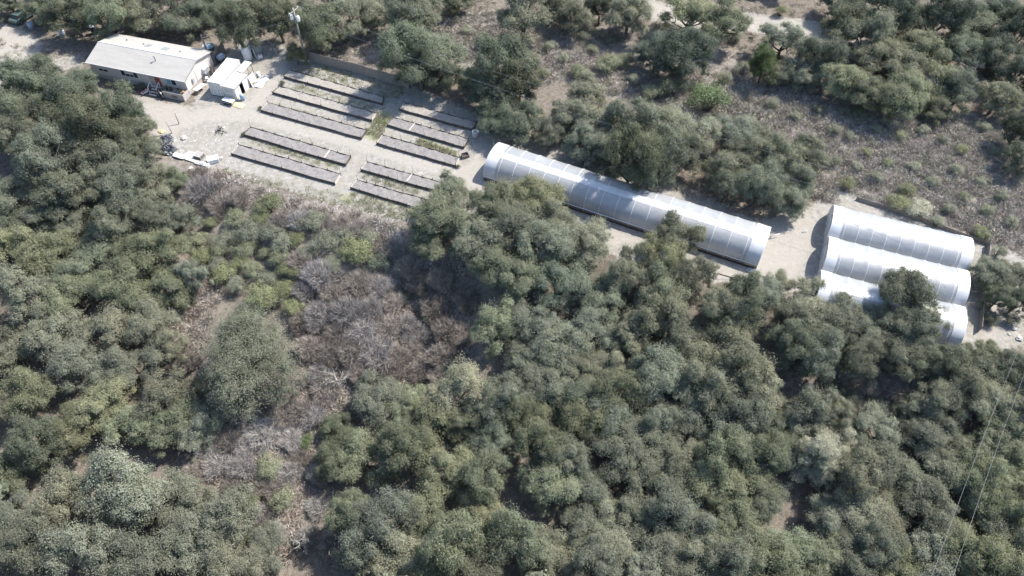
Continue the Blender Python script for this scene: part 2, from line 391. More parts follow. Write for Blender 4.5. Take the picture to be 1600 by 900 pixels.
def billow_cloud(rng, C, rad, axis, dens, L, W, veil=0):
    """soft billows: leaves fill each lobe's upper shell evenly, broken by tufts standing proud of it"""
    P = []; Q = []
    for c, r in zip(C, rad):
        n = int(dens * r * r); d = unit(rng.normal(size=(n, 3)) + np.array([0, 0, .55])); d = d[d[:, 2] > -.3]; n = len(d)
        wob = 1 + .16 * np.sin(d[:, 0] * 5 + c[0] * 3) * np.sin(d[:, 1] * 5 + c[1] * 3) + .10 * np.sin(d[:, 0] * 11 + c[1] * 7) * np.sin(d[:, 1] * 11 + d[:, 2] * 9)
        k = 1 + rng.normal(size=n) * .2
        P.append(c + d * (r * wob * k)[:, None] * np.array([1, 1, .8]) + rng.normal(size=(n, 3)) * .05)
        out = unit(c - axis); Q.append(unit(d * .75 + out * .2 + np.array([0, 0, .35]) + rng.normal(size=(n, 3)) * .30))
        nt_ = int(9 * r * r) + 3; e = unit(rng.normal(size=(nt_, 3)) + np.array([0, 0, .5])); e[:, 2] = np.abs(e[:, 2]) - .15
        tp = c + e * r * rng.uniform(.85, 1.4, (nt_, 1)) * np.array([1, 1, .82]); tr = rng.uniform(.16, .34, nt_)
        m = rng.integers(22, 46, nt_); ti = np.repeat(np.arange(nt_), m); off = rng.normal(size=(len(ti), 3)) * tr[ti, None] * .7
        P.append(tp[ti] + off); Q.append(unit(e[ti] * .6 + off / tr[ti, None] * .3 + np.array([0, 0, .4]) + rng.normal(size=off.shape) * .32))
    for c, r in VEIL if veil else ():          # sprays bridging the hollows between the lobes of one bough
        n = int(veil * r * r); d = unit(rng.normal(size=(n, 3)) + np.array([0, 0, .7])); d = d[d[:, 2] > -.1]; n = len(d)
        wob = 1 + .14 * np.sin(d[:, 0] * 4 + c[0] * 3) * np.sin(d[:, 1] * 4 + c[1] * 3)
        P.append(c + np.array([0, 0, .25]) + d * (r * 1.12 * wob * (1 + rng.normal(size=n) * .2))[:, None] * np.array([1.08, 1.08, .72])); Q.append(unit(d * .7 + np.array([0, 0, .45]) + rng.normal(size=(n, 3)) * .3))
    return quads_from(np.concatenate(P), np.concatenate(Q), L, W, rng)
def limb_mesh(rng, C, trunk_r, fork_z, reach=.92):
    m = MB(); k = rng.uniform(-.35, .35, 2)
    fork = np.array([k[0], k[1], fork_z])
    m.tube([(0, 0, -.5), (k[0] * .2, k[1] * .2, fork_z * .45), fork], [trunk_r * 1.35, trunk_r, trunk_r * .9], 8)
    mains = C[rng.permutation(len(C))[:6]]
    for c in mains:
        mid = fork + (c - fork) * .5 + np.array([rng.normal() * .35, rng.normal() * .35, -.25])
        m.tube([fork, (fork + mid) / 2 + rng.normal(size=3) * .12, mid, c * reach + fork * (1 - reach)], [trunk_r * .6, trunk_r * .48, trunk_r * .34, trunk_r * .12], 6)
    for c in C[rng.permutation(len(C))[:30]]:
        a = mains[np.argmin(np.linalg.norm(mains - c, axis=1))] * .55 + fork * .45
        md = (a + c) / 2 + rng.normal(size=3) * .2
        m.tube([a, md, c + rng.normal(size=3) * .2], [trunk_r * .26, trunk_r * .18, trunk_r * .07], 5)
    return m
def twig_mesh(rng, C, rad, n, mul=1.15, r0=.042):
    """bare lichen-pale branch ends showing at the crown's skin"""
    m = MB()
    for _ in range(n):
        i = rng.integers(len(C)); d = unit(rng.normal(size=3) + np.array([0, 0, .5]))
        a = C[i] + d * rad[i] * .45; L = rng.uniform(.7, 1.5)
        b = a + unit(d + rng.normal(size=3) * .5) * L * .6; c = b + unit(d + rng.normal(size=3) * .8) * L * .5 * mul
        m.tube([a, b, c], [r0, r0 * .7, r0 * .25], 4)
        e = b + unit(d + rng.normal(size=3) * .9) * L * .4; m.tube([b, e], [r0 * .6, r0 * .25], 4)
    return m
PROTO = {'oak': [], 'bush': [], 'dead': []}
for i in range(13):
    rng = np.random.default_rng(100 + i)
    C, rad = lobes_for(rng, 4.5, 0, 1.8, 6.8, (.36, 1.05), boughs=int(rng.integers(10, 15)))
    V, F = billow_cloud(rng, C, rad, np.array([0, 0, 3.]), 350, .195, .12, 230)
    me = np_mesh('crown', V, F, M['leaf'])
    tm = limb_mesh(rng, C, .30, 1.7); t = tm.build('trunk', M['bark'], smooth=True); tme = t.data; bpy.data.objects.remove(t)
    w = twig_mesh(rng, C, rad, 22 + 9 * (i % 4)); t = w.build('bare_sprays', M['palebark']); wme = t.data; bpy.data.objects.remove(t)
    PROTO['oak'].append((me, tme, wme))
rng = np.random.default_rng(77)
C, rad = lobes_for(rng, 4.5, 0, 1.2, 5.6, (.22, .62), boughs=34)
V, F = billow_cloud(rng, C, rad, np.array([0, 0, 2.]), 1000, .115, .07, 350)
me = np_mesh('crown', V, F, M['leaf'])
t = limb_mesh(rng, C, .22, 1.2).build('trunk', M['bark'], smooth=True); tme = t.data; bpy.data.objects.remove(t)
t = twig_mesh(rng, C, rad, 60, r0=.02).build('bare_sprays', M['palebark']); wme = t.data; bpy.data.objects.remove(t)
PROTO['big'] = (me, tme, wme)
for i in range(5):
    rng = np.random.default_rng(300 + i)
    C, rad = lobes_for(rng, 1.15, 9, .45, 1.35, (.36, .62))
    V, F = billow_cloud(rng, C, rad, np.array([0, 0, .4]), 1500, .105, .065)
    V[:, 2] = np.maximum(V[:, 2], .02)
    me = np_mesh('foliage', V, F, M['shrubleaf'])
    s = MB()
    for c in C: s.tube([(0, 0, -.2), c * .5 + np.array([0, 0, .1]), c], [.05, .035, .012], 5)
    t = s.build('stem', M['bark']); sme = t.data; bpy.data.objects.remove(t)
    PROTO['bush'].append((me, sme))
def twig_dome(rng, R, H, n, L, W):
    th = rng.uniform(0, 6.28, n); k = np.sqrt(rng.uniform(0, 1, n)) * R * (1 + .2 * np.sin(3 * th))
    z = H * np.sqrt(np.clip(1 - (k / R / 1.25) ** 2, 0, 1)) * rng.uniform(.25, 1, n)
    p = np.stack([k * np.cos(th), k * np.sin(th), z], -1)
    d = unit(np.stack([np.cos(th) * k / R * .9, np.sin(th) * k / R * .9, np.full(n, .75)], -1) + rng.normal(size=(n, 3)) * .42)
    s = unit(np.cross(d, rng.normal(size=(n, 3))))
    Ls = L * rng.uniform(.5, 1.3, (n, 1)); Ws = W * rng.uniform(.6, 1.4, (n, 1)); bend = rng.normal(size=(n, 3)) * Ls * .16
    V = np.stack([p - d * Ls * .5 - s * Ws * .5, p - d * Ls * .5 + s * Ws * .5, p + bend + s * Ws * .35, p + bend - s * Ws * .35, p + d * Ls * .5 + s * Ws * .12, p + d * Ls * .5 - s * Ws * .12], 1).reshape(-1, 3)
    b = np.arange(n)[:, None] * 6
    F = np.concatenate([b + np.array([[0, 1, 2, 3]]), b + np.array([[3, 2, 4, 5]])], 0)
    V[:, 2] = np.maximum(V[:, 2], -.05)
    return V, F
for i in range(5):
    rng = np.random.default_rng(500 + i)
    V, F = twig_dome(rng, 1.5, 1.3, 2600, .7, .026)
    me = np_mesh('twigs', V, F, M['twig'])
    s = MB()
    for _ in range(9):
        d = unit(rng.normal(size=3) + np.array([0, 0, 1.0])); d[2] = abs(d[2])
        s.tube([(0, 0, -.2), d * .6, d * 1.1 + rng.normal(size=3) * .15], [.05, .03, .012], 5)
    t = s.build('stem', M['bark']); sme = t.data; bpy.data.objects.remove(t)
    PROTO['dead'].append((me, sme))
TONE = {'d': ((0.152, 0.166, 0.117), 'dark green'), 'g': ((0.194, 0.202, 0.150), 'grey green'), 'o': ((0.198, 0.209, 0.136), 'olive green'),
        'p': ((0.226, 0.231, 0.174), 'pale grey green'), 'l': ((.35, .34, .265), 'whitish lichen covered'), 'y': ((.185, .195, .108), 'yellow green'),
        'k': ((0.108, 0.125, 0.095), 'very dark green'), 'b': ((.29, .255, .222), 'bare brown'), 'm': ((.335, .31, .29), 'bare mauve grey'), 'w': ((.37, .352, .325), 'bare whitish'), 'e': ((.105, .140, .066), 'bright green')}
ORD = ['leftmost', 'second', 'third', 'fourth', 'fifth', 'sixth', 'seventh', 'eighth', 'ninth', 'tenth', 'eleventh', 'twelfth', 'thirteenth', 'fourteenth']
COUNT = [0]
def put(name, mesh, parent, color):
    o = bpy.data.objects.new(name, mesh); COL.objects.link(o); o.parent = parent
    o.color = rgb(color); return o
def oak_at(x, y, r, tone, label, group):
    r *= .98
    tall = '+' in tone; tone = tone.strip('+'); big = r > 75; z = 0; u = rnd.random(); zs = 1.0 if big else (rnd.uniform(1.22, 1.5) if u < .34 else rnd.uniform(.82, 1.08)); zs = 1.8 if tall else zs
    for _ in range(10):
        p = gp(x, y, z); dep = (p[1]) * math.cos(PITCH) + (CAMH - p[2]) * math.sin(PITCH)
        s = r * dep / FPX / 4.5; z = float(hgt(p[0], p[1])) + 4.55 * s * (.9 * zs + .1)
    c, tn = TONE[tone]; k = COUNT[0]; COUNT[0] += 1
    cm, tm, wm = PROTO['big'] if big else PROTO['oak'][rnd.randrange(13)]
    t = thing('oak_tree', label, 'tree', (p[0], p[1], float(hgt(p[0], p[1]))), rnd.uniform(0, 6.28), group)
    t.scale = (s, s, s * zs)
    j = rnd.uniform(.78, 1.25); j *= .9 if zs > 1.2 else 1.; h = rnd.uniform(-.05, .05)
    put('crown', cm, t, (c[0] * j * (1 + h), c[1] * j, c[2] * j * (1 - h)))
    put('trunk', tm, t, (1, 1, 1))
    if tone in 'lgp' and rnd.random() < .85 or rnd.random() < .3: put('bare_sprays', wm, t, (1, 1, 1))
def small_at(kind, x, y, r, tone, label, cat, name, group, flat=1.0):
    p = gt(x, y, .5); g = gt(x, y + r * .25)
    dep = g[1] * math.cos(PITCH) + (CAMH - g[2]) * math.sin(PITCH)
    R0 = 1.5
    s = r * dep / FPX / R0
    c, tn = TONE[tone]; a, st = PROTO[kind][rnd.randrange(5)]
    t = thing(name, label, cat, g, rnd.uniform(0, 6.28), group); t.scale = (s, s, s * flat * (rnd.uniform(1.0, 1.6) if kind == 'dead' else rnd.uniform(.9, 1.15)))
    j = rnd.uniform(.74, 1.2) if kind == 'dead' else rnd.uniform(.88, 1.14)
    put('foliage' if kind == 'bush' else 'twigs', a, t, tuple(v * j for v in c)); put('stem', st, t, (1, 1, 1))
def row(fn, phrase, tone, items, noun, group, **k):
    """items (x, y, r[, tone]) of one row, labelled from left to right"""
    items = sorted(items)
    for i, it in enumerate(items):
        tn = it[3] if len(it) > 3 else tone; tb = tn.strip('+')
        ph = phrase[4:] if phrase.startswith('the ') else phrase
        if len(items) == 1: lab = f'{TONE[tb][1]} {noun} {phrase}'
        else: lab = f'{TONE[tb][1]} {noun}, {ORD[i]}{"" if i == 0 else " from left"} in {ph}'
        fn(it[0], it[1], it[2], tn, lab, group, **k)

# ------------------------------------------------------------------ trees
GO = 'oaks of the woodland around the farm'
def oaks(phrase, tone, items): row(oak_at, phrase, tone, items, 'oak', GO)
# left forest, from the house down
oaks('the row in front of the mobile home', 'd', [(27, 130, 40), (58, 114, 40), (112, 124, 30), (112, 158, 42), (188, 172, 36)])
oaks('the second row below the mobile home', 'd', [(22, 170, 44), (72, 184, 45), (143, 196, 46), (208, 208, 36)])
oaks('the row left of the black tarp heap', 'g', [(22, 215, 40), (70, 248, 48), (138, 228, 40), (173, 254, 46), (213, 236, 34)])
oaks('the row left of the concrete ledge', 'g', [(27, 302, 42), (111, 302, 42), (195, 305, 42), (240, 290, 34), (271, 278, 24, 'o')])
oaks('the row left of the yellow shrubs', 'g', [(67, 335, 38), (20, 350, 40, 'd'), (124, 363, 38), (180, 350, 38), (231, 332, 36), (276, 342, 33)])
oaks('the row left of the bare mauve bushes', 'o', [(27, 388, 44), (78, 400, 42), (133, 412, 45, 'd'), (205, 402, 40), (252, 392, 40)])
oaks('the row above the big round oak', 'o', [(35, 458, 42, 'p'), (111, 456, 45), (187, 450, 40), (249, 450, 42), (300, 432, 26, 'p')])
oaks('the row left of the big round oak', 'p', [(15, 540, 42), (85, 520, 50), (170, 515, 45), (232, 506, 38), (268, 540, 26)])
oaks('the row left and below the big round oak', 'p', [(42, 612, 44, 'o'), (125, 570, 45), (208, 572, 40), (155, 625, 45, 'o'), (262, 622, 42), (325, 600, 26, 'g')])
oaks('the gully edge left of the whitish bush', 'o', [(55, 690, 44, 'd'), (115, 674, 42), (205, 665, 42), (268, 665, 42), (310, 668, 38, 'p'), (24, 735, 40, 'o')])
oaks('of huge round shape standing alone left of the bare bushes', 'g', [(385, 557, 84)])
oaks('the pale grove at lower left, upper row', 'p', [(100, 790, 52), (185, 768, 60), (245, 775, 50), (292, 795, 50), (350, 810, 48)])
oaks('the pale grove at lower left, lower row', 'p', [(18, 815, 44), (60, 852, 50), (140, 860, 55), (215, 885, 52), (300, 852, 55), (362, 880, 48), (410, 862, 42)])
# below the beds and in front of the long greenhouse
oaks('the row at the lower beds\' right ends', 'd', [(680, 340, 45), (708, 300, 36, 'g'), (682, 378, 36), (773, 318, 40), (838, 308, 42, 'o')])
oaks('the row in front of the long greenhouse', 'g', [(755, 372, 48), (800, 352, 44), (862, 340, 36), (845, 380, 44), (920, 378, 40, 'p'), (982, 422, 36), (1062, 365, 34), (1036, 398, 34, 'o'), (1088, 432, 32, 'p')])
oaks('the second row before the long greenhouse', 'd', [(768, 404, 42), (806, 430, 42), (873, 444, 46), (940, 460, 45), (1034, 450, 42)])
oaks('the third row before the long greenhouse', 'g', [(777, 508, 40, 'o'), (838, 508, 42), (925, 512, 40), (982, 522, 40), (1026, 494, 40), (1065, 522, 42)])
oaks('the middle row right of the gully', 'g', [(880, 546, 45), (832, 562, 40), (720, 608, 48, 'p'), (786, 622, 42), (863, 603, 42), (908, 578, 36), (956, 574, 36), (1022, 590, 46), (1073, 584, 46)])
oaks('the lower middle row right of the gully', 'o', [(588, 622, 44, 'p'), (634, 630, 34), (682, 662, 44), (728, 650, 36), (799, 640, 36), (842, 652, 36), (895, 626, 40, 'd'), (922, 662, 40), (970, 612, 42)])
oaks('the row just right of the gully shade', 'o', [(526, 668, 26), (518, 722, 30), (572, 716, 46), (631, 700, 44), (700, 735, 44), (755, 752, 42), (766, 692, 38, 'd'), (842, 697, 40)])
oaks('the upper row left of the bleached oaks', 'g', [(884, 720, 36), (956, 654, 36), (966, 708, 44), (991, 669, 40), (1024, 695, 42), (1024, 645, 34), (1084, 726, 42), (1067, 634, 44)])
oaks('the lower row left of the bleached oaks', 'g', [(856, 754, 46, 'o'), (913, 752, 40), (938, 806, 40), (991, 806, 40), (1016, 752, 44), (1044, 790, 46), (1084, 820, 44)])
oaks('the bottom left row right of the gully', 'o', [(549, 808, 38), (611, 812, 48, 'p'), (660, 800, 46), (710, 843, 50), (753, 812, 36), (803, 850, 48, 'o')])
oaks('the bottom edge row right of the gully', 'p', [(572, 856, 48), (625, 866, 48), (680, 885, 44, 'o'), (750, 885, 44, 'g'), (863, 866, 44, 'g'), (909, 830, 40, 'g'), (956, 845, 44), (931, 888, 40), (1041, 866, 46), (1000, 885, 42)])
oaks('the row before the three short greenhouses', 'g', [(1124, 478, 34), (1161, 465, 40, 'd'), (1196, 452, 32), (1218, 442, 22), (1270, 474, 40, 'p'), (1322, 490, 34), (1360, 498, 26), (1412, 455, 44), (1392, 432, 22), (1432, 482, 34), (1461, 498, 26)])
oaks('the second row below the short greenhouses', 'g', [(1112, 550, 46), (1150, 508, 42, 'd'), (1157, 562, 46), (1240, 538, 36, 'd'), (1259, 510, 42), (1307, 512, 42), (1277, 552, 38), (1382, 510, 38), (1431, 514, 36)])
oaks('the third row below the short greenhouses', 'd', [(1349, 562, 34, 'g'), (1414, 557, 38, 'g'), (1446, 558, 34), (1510, 572, 38), (1532, 552, 26), (1482, 592, 28), (1585, 585, 38)])
oaks('the row left of the dark hollow', 'g', [(1096, 597, 44), (1131, 617, 48), (1178, 602, 46), (1161, 655, 46), (1112, 660, 42), (1150, 690, 38)])
oaks('the row around the dark hollow', 'g', [(1208, 672, 36, 'o'), (1240, 668, 36), (1270, 640, 38, 'p'), (1308, 646, 28), (1442, 640, 32), (1472, 625, 38), (1502, 608, 36), (1540, 622, 38)])
oaks('the group of bleached trees at lower right', 'l', [(1260, 732, 34), (1280, 702, 40), (1316, 690, 34)])
oaks('the row right of the bleached oaks', 'g', [(1367, 673, 38), (1383, 727, 42), (1447, 680, 40), (1483, 702, 36), (1453, 733, 42), (1493, 740, 38, 'd'), (1469, 660, 30), (1533, 743, 42, 'o'), (1573, 743, 42, 'o')])
oaks('the row under the two wires', 'o', [(1583, 640, 38, 'g'), (1580, 668, 40), (1580, 707, 40), (1545, 690, 36, 'd'), (1543, 787, 42), (1583, 800, 40)])
oaks('the row below the bleached oaks', 'g', [(1300, 817, 42, 'p'), (1340, 750, 42, 'p'), (1340, 800, 46, 'p'), (1387, 800, 38, 'g'), (1367, 850, 40), (1450, 793, 44), (1420, 760, 34, 'd')])
oaks('the column left of the bleached oaks', 'o', [(1125, 715, 42), (1167, 757, 42), (1120, 757, 42), (1183, 712, 40), (1190, 785, 36, 'd'), (1150, 812, 42), (1120, 834, 42)])
oaks('the bottom edge row at lower right', 'o', [(1090, 872, 42, 'g'), (1140, 877, 44, 'g'), (1200, 876, 46), (1243, 866, 44), (1287, 868, 42), (1333, 876, 44, 'g'), (1400, 872, 46), (1450, 868, 44, 'p'), (1483, 857, 42), (1533, 874, 44), (1577, 856, 44, 'g')])
# upper side
oaks('the top left corner row by the driveway', 'd', [(12, 2, 26), (70, 10, 32), (110, 22, 38), (140, 0, 28)])
oaks('the row behind the mobile home', 'g', [(168, 26, 38, 'o'), (216, 30, 34), (258, 12, 38), (290, 28, 32, 'd'), (205, 0, 30)])
oaks('the row behind the water tanks', 'd', [(330, 8, 30), (368, 38, 36), (400, 6, 30), (432, 24, 36), (462, 84, 16, 'o'), (493, 44, 36)])
oaks('the top row behind the plank fence', 'g', [(537, 30, 38), (500, 4, 30), (584, 14, 34), (640, 22, 38), (668, 6, 34), (715, 2, 26, 'd')])
oaks('the row overhanging the plank fence', 'd', [(632, 82, 46), (675, 84, 50), (655, 108, 42), (690, 112, 36)])
oaks('the row behind the upper garden beds', 'd', [(775, 108, 48), (812, 122, 42), (770, 150, 38), (782, 188, 34), (822, 190, 36), (740, 128, 30), (860, 206, 26, 'p')])
oaks('the top centre row near the upper track', 'p', [(818, 20, 44), (895, 20, 34, 'g'), (982, 22, 38), (868, 6, 26), (938, 8, 24, 'd')])
oaks('the pair of bare trunks by the track', 'o', [(1078, 22, 44), (1128, 30, 42)])
oaks('the rounded pair on the scrub slope', 'k', [(1026, 82, 36), (1072, 88, 44)])
oaks('the row behind the long greenhouse, far side', 'p', [(920, 150, 40), (900, 182, 34), (949, 204, 42), (991, 196, 42), (1036, 190, 40), (1088, 208, 38, 'p')])
oaks('the row close behind the long greenhouse', 'g', [(915, 226, 32, 'p'), (985, 250, 42, 'd+'), (1018, 262, 34, 'g+'), (958, 240, 28), (1034, 240, 38, 'g+'), (1064, 232, 38)])
oaks('the group between long and short greenhouses', 'g', [(1128, 262, 34), (1155, 208, 40, 'g'), (1168, 242, 38), (1143, 288, 26, 'g'), (1184, 288, 34), (1216, 246, 34), (1228, 308, 32), (1240, 276, 30), (1262, 240, 32), (1180, 220, 30)])
oaks('the line below the upper track, left part', 'g', [(1195, 98, 26, 'e'), (1225, 62, 36), (1240, 116, 26), (1281, 84, 36), (1212, 116, 20, 'p'), (1290, 120, 30)])
oaks('the wood at upper right, lower edge', 'o', [(1322, 126, 38), (1352, 144, 34, 'd'), (1382, 156, 34), (1412, 150, 40), (1465, 172, 24, 'd'), (1461, 126, 42), (1499, 142, 30, 'g')])
oaks('the wood at upper right, middle', 'g', [(1326, 40, 42, 'd'), (1360, 56, 40), (1375, 92, 42), (1418, 98, 36), (1439, 80, 40, 'd'), (1508, 80, 34, 'd')])
oaks('the wood at upper right, top edge', 'd', [(1320, 2, 34, 'k'), (1390, 16, 40, 'k'), (1430, 36, 38), (1469, 24, 40, 'k'), (1506, 36, 40), (1560, 20, 40, 'k'), (1595, 48, 38, 'k')])
oaks('the wood along the right edge, upper', 'd', [(1555, 86, 36), (1592, 110, 36, 'k'), (1562, 150, 36, 'g')])
oaks('the dark clump at the scrub edge', 'k', [(1590, 208, 24), (1592, 250, 26)])
oaks('the row right of the short greenhouses', 'd', [(1548, 428, 30, 'g'), (1582, 430, 28, 'g'), (1560, 465, 22), (1592, 470, 22)])
# shrubs
GS = 'leafy shrubs'
def bush(phrase, tone, items): row(lambda *a: small_at('bush', *a[:5], 'shrub', 'leafy_shrub', a[5]), phrase, tone, items, 'shrub', GS)
bush('the upper group below the wire fence', 'y', [(330, 352, 14), (393, 368, 26, 'g'), (422, 326, 24), (408, 344, 20), (467, 378, 18), (416, 398, 14, 'o'), (513, 380, 28, 'g'), (560, 394, 30, 'y'), (540, 372, 22, 'g'), (591, 412, 24, 'k'), (372, 350, 22, 'o'), (490, 352, 22, 'g')])
bush('the group above the big round oak', 'y', [(323, 402, 22), (354, 433, 24), (377, 413, 18), (455, 424, 20), (412, 466, 28, 'y'), (447, 456, 22), (459, 483, 20), (350, 395, 18, 'o'), (521, 417, 20, 'g'), (420, 440, 18, 'g')])
bush('the dense band between yellow and bare bushes', 'o', [(350, 378, 22, 'g'), (385, 392, 22), (432, 362, 24, 'g'), (445, 385, 22, 'g'), (438, 408, 20), (400, 425, 20), (340, 418, 18, 'g'), (480, 398, 18, 'g'), (542, 398, 20), (575, 378, 20, 'g'), (372, 448, 18, 'g'), (430, 472, 18, 'g'), (395, 484, 20), (312, 378, 18)])
bush('the shaded gully', 'e', [(634, 466, 11, 'y'), (661, 456, 12, 'y'), (669, 497, 12), (577, 450, 11)])
bush('the gully mouth', 'o', [(424, 728, 24), (444, 782, 24), (480, 690, 14, 'e'), (400, 780, 16), (380, 840, 16)])
bush('the slope behind the long greenhouse', 'o', [(946, 108, 22), (978, 98, 18), (1104, 164, 34, 'e'), (1048, 142, 24), (1020, 148, 20), (1060, 120, 14), (905, 118, 16)])
bush('the scrub slope at right', 'y', [(1350, 240, 10), (1398, 320, 20), (1430, 330, 22, 'l'), (1415, 300, 16), (1340, 182, 14, 'o'), (1500, 235, 12), (1525, 365, 16), (1320, 290, 14), (1540, 330, 12, 'o'), (1460, 350, 14, 'p')])
bush('the upper half of the scrub slope', 'p', [(1170, 190, 12), (1205, 165, 13, 'g'), (1240, 185, 12), (1275, 175, 11, 'o'), (1300, 205, 13), (1325, 215, 10, 'g'), (1370, 205, 12), (1405, 215, 11, 'o'), (1440, 205, 12), (1470, 220, 11, 'g'), (1530, 200, 13), (1555, 240, 12, 'g')])
bush('the lower half of the scrub slope', 'p', [(1300, 255, 12, 'g'), (1335, 262, 11), (1365, 280, 13), (1385, 255, 11, 'o'), (1425, 262, 12), (1455, 285, 12, 'g'), (1490, 270, 13), (1505, 310, 12, 'o'), (1530, 285, 11), (1560, 310, 14, 'g'), (1575, 350, 14), (1480, 330, 12, 'g')])
bush('the scrub behind the upper beds', 'p', [(860, 75, 12), (830, 92, 13, 'g'), (880, 95, 12), (925, 80, 11, 'o'), (910, 60, 12), (755, 60, 12, 'g'), (730, 50, 13), (950, 65, 11), (850, 118, 11, 'o'), (990, 128, 12)])
bush('the upper track verge', 'p', [(1218, 22, 12, 'y'), (1150, 60, 14), (1130, 125, 14, 'o'), (1160, 110, 16)])
bush('the dark hollow', 'e', [(1422, 605, 8), (1330, 620, 18, 'k'), (1365, 632, 20, 'k'), (1400, 640, 14, 'o'), (1300, 610, 18, 'k')])
bush('the line against the mobile home', 'd', [(174, 134, 8), (190, 136, 9), (207, 138, 8), (224, 138, 8)])
bush('the strip right of the short greenhouses', 'd', [(1545, 500, 16), (1575, 500, 14), (1530, 480, 12, 'g'), (1555, 395, 14)])
# bare bushes
GB = 'bare dry bushes of the gully'
def bare(phrase, tone, items): row(lambda *a: small_at('dead', *a[:5], 'bush', 'dry_bush', a[5]), phrase, tone, items, 'bush', GB)
bare('the belt right below the wire fence', 'b', [(318, 300, 24, 'm'), (345, 322, 20), (375, 312, 18), (300, 320, 20), (440, 352, 20), (470, 350, 20, 'm'), (506, 348, 18), (534, 354, 18), (560, 362, 20), (590, 378, 18), (612, 392, 16, 'm')])
bare('the upper thicket by the big oak', 'm', [(470, 410, 20, 'b'), (500, 432, 25), (534, 424, 20), (562, 442, 24, 'b'), (594, 448, 22), (614, 474, 19, 'b'), (478, 456, 19), (524, 464, 22, 'b')])
bare('the middle thicket by the big oak', 'm', [(474, 505, 19, 'b'), (503, 494, 25), (545, 490, 26), (580, 486, 22), (606, 512, 24, 'b'), (566, 522, 25), (636, 506, 17), (527, 524, 21, 'b')])
bare('the lower thicket by the big oak', 'b', [(480, 542, 20), (514, 556, 21), (550, 552, 22), (588, 550, 30, 'm'), (620, 556, 20), (612, 580, 19), (644, 544, 16), (500, 584, 17, 'm'), (562, 584, 20)])
bare('the shaded bank under the bed end oaks', 'b', [(640, 420, 20), (660, 445, 22), (690, 440, 20), (680, 480, 24), (650, 520, 20, 'm'), (700, 520, 24), (690, 560, 24), (660, 580, 20), (730, 470, 20), (725, 520, 20), (690, 590, 20)])
bare('the gully mouth, upper row', 'm', [(413, 676, 26, 'w'), (455, 684, 20), (440, 650, 20, 'b'), (395, 655, 18, 'b'), (470, 640, 20, 'b'), (385, 695, 18), (430, 612, 20, 'b'), (460, 605, 20, 'b'), (510, 612, 22, 'b'), (490, 650, 20)])
bare('the gully mouth, lower row', 'm', [(343, 725, 22), (382, 728, 22), (405, 803, 18), (370, 760, 20, 'b'), (430, 760, 20, 'b'), (455, 740, 20, 'm'), (410, 760, 18, 'b'), (470, 715, 18, 'b'), (498, 792, 18, 'w'), (483, 838, 18, 'w'), (520, 848, 22, 'b'), (500, 740, 18), (430, 830, 18, 'w')])
bare('the left bank facing the pale grove', 'b', [(330, 700, 22, 'm'), (318, 725, 18), (360, 690, 20), (300, 740, 18), (310, 270, 12), (285, 540, 16), (300, 565, 16)])
bare('the bank below the dark hollow', 'b', [(1390, 600, 20), (1418, 620, 20), (1350, 600, 20), (1310, 672, 18), (1330, 655, 16), (1440, 610, 16)])
# dead trees
def dead_tree(x, y, H, sd, label):
    rng = np.random.default_rng(sd); g = gt(x, y)
    t = thing('dead_tree', label, 'tree', g, rng.uniform(0, 6))
    m = MB(); top = np.array([rng.normal() * .4, rng.normal() * .4, H * .55])
    m.tube([(0, 0, -.4), top * .5 + rng.normal(size=3) * .1, top], [.22, .16, .12], 7); m.build('trunk', M['palebark'], t, True)
    m = MB()
    for i in range(9):
        d = unit(rng.normal(size=3) + np.array([0, 0, .9])); a = top * rng.uniform(.6, 1)
        b = a + d * H * .25; c = b + unit(d + rng.normal(size=3) * .5) * H * .25
        m.tube([a, b, c], [.09, .06, .02], 5)
        for _ in range(5):
            q = a + (c - a) * rng.uniform(.4, 1); e = q + unit(d + rng.normal(size=3) * .9) * H * .16; f = e + unit(rng.normal(size=3)) * H * .08
            m.tube([q, e, f], [.035, .022, .008], 4)
    m.build('branches', M['palebark'], t)
dead_tree(1513, 128, 4.8, 3, 'bleached dead tree standing in a gap of the upper right wood')
dead_tree(530, 610, 3.4, 5, 'leafless whitish tree between the bare thicket and the gully mouth')
dead_tree(482, 850, 2.6, 9, 'low leafless whitish tree in the shaded gully near the bottom')
dead_tree(1265, 655, 4.5, 11, 'small leafless white tree left of the dark hollow below the greenhouses')
# ground cover
def scatter(polys, n, seed, keep=None):
    rng = np.random.default_rng(seed); P = []
    for poly, k in polys:
        w = wp(poly); lo, hi = w.min(0), w.max(0); m = int(n * k)
        q = rng.uniform(lo, hi, (m * 3, 2)); q = q[poly_mask(q[:, 0], q[:, 1], w) > 0][:m]
        P.append(q)
    return np.concatenate(P), rng
def cover(name, label, cat, P, rng, R, H, nb, L, W, mat, cols):
    VV = []; FF = []; CC = []; k = 0
    T = [twig_dome(rng, R, H, nb, L, W) for _ in range(12)]
    for q in P:
        V, F = T[rng.integers(12)]; s = rng.uniform(.55, 1.35); a = rng.uniform(0, 6.28)
        c, sn = math.cos(a) * s, math.sin(a) * s
        X = np.stack([V[:, 0] * c - V[:, 1] * sn + q[0], V[:, 0] * sn + V[:, 1] * c + q[1], V[:, 2] * s], -1)
        VV.append(X); FF.append(F + k); k += len(V)
        cc = np.array(cols[rng.integers(len(cols))]) * rng.uniform(.8, 1.2); CC.append(np.tile(np.append(cc, 1), (len(V), 1)))
    V = np.concatenate(VV); V[:, 2] += hgt(V[:, 0], V[:, 1])
    me = np_mesh(name, V, np.concatenate(FF), mat)
    a = me.color_attributes.new('tint', 'FLOAT_COLOR', 'POINT'); a.data.foreach_set('color', np.concatenate(CC).astype(np.float32).ravel())
    o = bpy.data.objects.new(name, me); COL.objects.link(o); o['kind'] = 'stuff'; tag(o, label, cat)
